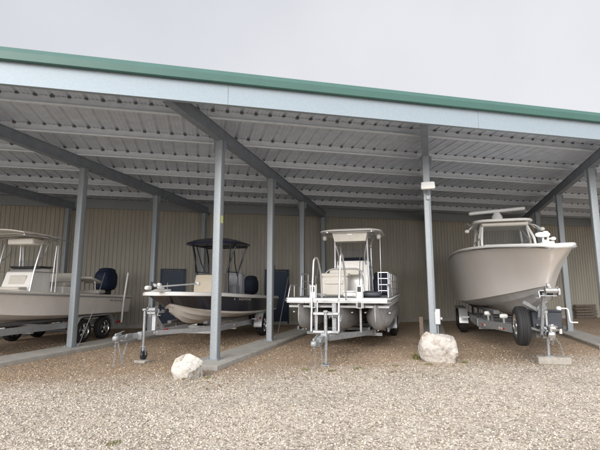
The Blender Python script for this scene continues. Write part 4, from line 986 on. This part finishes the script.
ws = MB(); ws.bar((-.10, -.34, .62), (-.10, -.80, 1.44), .055, .07, up=(0, 1, 0)); ws.bar((-.10, .16, .66), (-.10, -.66, 1.26), .06, .06); ws.box((-.06, -.86, 1.40), (.30, .16, .025)); wo = ws.build('winch_stand', M['zinc'], tD)
MB().lathe((.02, -.90, 1.50), [(-.12, .085), (-.11, .085), (-.105, .055), (.09, .055), (.095, .085), (.105, .085)], 'x', 18).tube(rnd([(-.12, -.90, 1.50), (-.21, -.90, 1.50), (-.21, -.98, 1.36), (-.29, -.98, 1.36)], .03), .014, 6).box((.13, -.90, 1.48), (.05, .14, .14), bev=.02).build('winch', M['chrome'], wo)
MB().bar((0, -.88, 1.55), (0, -.74, 1.61), .05, .006, bev=0).build('winch_strap', M['rope'], wo)
MB().bar((-.42, -.52, 1.26), (-.16, -.40, 1.10), .05, .07).bar((-.16, -.40, 1.10), (.02, -.42, 1.30), .05, .07).rod((-.14, -.52, 1.12), (-.14, -.46, .98), .03).build('bow_stop', M['zinc'], wo)
MB().lathe((-.02, -.66, 1.44), [(-.10, .07), (-.03, .045), (.03, .045), (.10, .07)], 'x', 16).bar((-.10, -.66, 1.44), (-.10, -.72, 1.36), .03, .04, up=(0, 1, 0)).build('bow_roller', M['blackpl'], wo)
tag(MB().box((0, 0, .075), (.62, .24, .15), Matrix.Rotation(.10, 3, 'Z'), bev=.014).build('concrete_block', M['block'], loc=(2.33, 10.14, 0)), 'long pale concrete block under the jack of the offshore boat trailer', 'block', 'blocks under the trailer jacks')

# ================================================================== small things
# floodlight + conduit + outlet on the middle front post
px, py = X1+BW, Y1+BW*SK
fl = thing('floodlight', 'pale floodlight on the top of the front post behind the tan boulder', 'lamp', (px, py-.09, 3.75))
R_ = Matrix.Rotation(.75, 3, 'X')
MB().box((.03, -.20, .22), (.32, .07, .22), Matrix.Rotation(-.55, 3, 'X'), bev=.02).build('housing', M['whitepl'], fl)
MB().box((.03, -.236, .20), (.27, .012, .17), Matrix.Rotation(-.55, 3, 'X'), bev=.004).build('lens', M['lamp_lens'], fl)
MB().bar((.03, 0, .0), (.03, -.16, .18), .05, .03).box((.03, -.002, -.02), (.11, .05, .14), bev=.01).build('bracket', M['galv'], fl)
cd = thing('electrical_conduit', 'thin grey conduit running down the floodlight post to a socket box', 'conduit', (px+.11, py-.06, .1))
MB().rod((0, 0, .02), (0, 0, .62), .016).rod((-.05, -.05, .9), (-.05, -.05, 3.62), .012).build('pipe', M['galv'], cd)
MB().box((.0, -.01, .78), (.13, .08, .36), bev=.012).box((.085, -.01, .74), (.05, .05, .06), bev=.01).build('socket_box', M['alu_dull'], cd)
tag(MB().box((0, 0, .33), (.10, .012, .66), bev=.003).build('plank_offcut', M['wood'], loc=(px-.30, py+1.5, .1)), 'narrow brown board standing on the kerb behind the floodlight post', 'board')
# faded sticker on the first post
st = MB().box((0, 0, 0), (.004, .09, .16), bev=0).build('post_label', M['sticker'], shed, label='faded yellow sticker on the nearest post'); st.location = (PW/2+.003, 0, 3.02)
# leaning pole by the navy door
tag(MB().rod((-5.05, 13.9, .02), (-5.58, 16.55, 1.95), .016, 8).build('leaning_pole', M['alu_dull']), 'thin metal pole leaning beside the navy door right of the navy boat', 'pole')
# tie line by the left post
tag(MB().tube([(-8.56, 8.85, .1), (-9.3, 10.1, .95), (-10.55, 11.85, 2.05)], .007, 6).build('tie_line', M['rope']), 'pale line strung from the left post foot towards the sand coloured boat', 'rope')
# planks stacked by the wall on the right
for i in range(5):
    a_ = wall_a(7.1)+random.uniform(-.05, .05)
    o = MB().box((0, 0, 0), (1.25, .14, .10), bev=.008).build('timber_plank', M['wood'])
    o.location = aq(a_, QW-.22-(.02 if i % 2 else 0), .06+.135*i); o.rotation_euler = (0, 0, AL+random.uniform(-.02, .02))
    tag(o, ['bottom timber of the dark stack at the back wall right of the offshore boat', 'second timber from the bottom of the dark stack at the back wall', 'middle timber of the dark stack at the back wall', 'second timber from the top of the dark stack at the back wall', 'topmost timber of the dark stack at the back wall'][i], 'plank', 'stacked timbers at the back wall')
    if i: 
        pass
# grass tufts
def tuft(loc, r, n, h, label):
    mb = MB()
    for i in range(n):
        a, d = random.uniform(0, 2*PI), r*random.random()**.6; x, y = d*math.cos(a), d*math.sin(a); b_ = random.uniform(0, 2*PI); L = h*random.uniform(.5, 1.1); lean = random.uniform(.1, .7)*L; w = .004
        p = [(x, y, 0), (x+lean*.35*math.cos(b_), y+lean*.35*math.sin(b_), L*.6), (x+lean*math.cos(b_), y+lean*math.sin(b_), L)]
        ox, oy = -math.sin(b_)*w, math.cos(b_)*w
        mb.add([(p[0][0]-ox, p[0][1]-oy, 0), (p[0][0]+ox, p[0][1]+oy, 0), (p[1][0]+ox, p[1][1]+oy, p[1][2]), (p[1][0]-ox, p[1][1]-oy, p[1][2]), p[2]], [(0, 1, 2, 3), (3, 2, 4)])
    o = mb.build('grass_tuft', M['grass'], loc=loc); return tag(o, label, 'grass', 'weed tufts in the gravel')
tuft((-3.18, 3.85, 0), .08, 40, .035, 'lone yellowish grass tuft in the pale gravel at the bottom edge')
tuft((-.38, 9.95, 0), .10, 110, .15, 'tallest weed tuft, growing against the left side of the tan boulder')
tuft((-.12, 9.36, 0), .11, 80, .035, 'low weeds in front of the tan boulder')
tuft((.60, 9.75, 0), .08, 60, .05, 'small grass tuft at the right side of the tan boulder')
tuft((-1.86, 8.12, 0), .08, 80, .035, 'grass tuft in front of the pontoon trailer jack')
tuft((-1.42, 8.5, 0), .10, 70, .035, 'low green weeds right of the pontoon trailer jack')
tuft((-2.38, 8.1, 0), .10, 45, .04, 'small grass tuft under the hanging chains of the pontoon trailer')
tuft((-3.80, 6.9, 0), .09, 40, .04, 'small grass tuft at the right side of the chalky boulder')
tuft((-.75, 9.0, 0), .09, 50, .03, 'sparse weeds left of the tan boulder')

# ------------------------------------------------------------------ light
W = bpy.data.worlds.new('World'); S.world = W; W.use_nodes = True
nt = W.node_tree; N = nt.nodes; Lk = nt.links; bg = N['Background']
EL, AZ = math.radians(24), math.radians(186)      # sun low behind the camera, veiled by cloud
sd = Vector((math.sin(AZ)*math.cos(EL), math.cos(AZ)*math.cos(EL), math.sin(EL)))
sky = N.new('ShaderNodeTexSky'); sky.sky_type = 'NISHITA'; sky.sun_disc = False; sky.sun_elevation = EL; sky.sun_rotation = AZ; sky.dust_density = 6; sky.air_density = 1.2
tc = N.new('ShaderNodeTexCoord'); nz = N.new('ShaderNodeTexNoise'); nz.inputs['Scale'].default_value = 1.3; nz.inputs['Detail'].default_value = 5; Lk.new(tc.outputs['Generated'], nz.inputs['Vector'])
cr = N.new('ShaderNodeValToRGB'); e = cr.color_ramp.elements; e[0].position = .3; e[0].color = (.76, .77, .83, 1); e[1].position = .7; e[1].color = (.95, .95, .98, 1); Lk.new(nz.outputs['Fac'], cr.inputs[0])
# overcast: cloud is brighter round the veiled sun than on the far side
dt = N.new('ShaderNodeVectorMath'); dt.operation = 'DOT_PRODUCT'; Lk.new(tc.outputs['Generated'], dt.inputs[0]); dt.inputs[1].default_value = sd
mr = N.new('ShaderNodeMapRange'); mr.interpolation_type = 'SMOOTHSTEP'; mr.inputs[1].default_value = -.15; mr.inputs[2].default_value = .95; mr.inputs[3].default_value = 4.75; mr.inputs[4].default_value = 14.5; Lk.new(dt.outputs['Value'], mr.inputs[0])
sc_ = N.new('ShaderNodeVectorMath'); sc_.operation = 'SCALE'; Lk.new(cr.outputs[0], sc_.inputs[0]); Lk.new(mr.outputs[0], sc_.inputs['Scale'])
mx = N.new('ShaderNodeMix'); mx.data_type = 'RGBA'; mx.inputs[0].default_value = .92; Lk.new(sky.outputs[0], mx.inputs[6]); Lk.new(sc_.outputs[0], mx.inputs[7])
Lk.new(mx.outputs[2], bg.inputs['Color']); bg.inputs['Strength'].default_value = .10
sl = bpy.data.lights.new('sun', 'SUN'); sl.energy = 1.25; sl.angle = math.radians(35); sl.color = (1, .97, .93)
so = bpy.data.objects.new('sun', sl); COL.objects.link(so)
so.rotation_euler = sd.to_track_quat('Z', 'Y').to_euler(); so.location = sd*60
S.view_settings.view_transform = 'Standard'; S.view_settings.look = 'None'; S.view_settings.gamma = 1; S.view_settings.use_curve_mapping = False
S.view_settings.exposure = .95
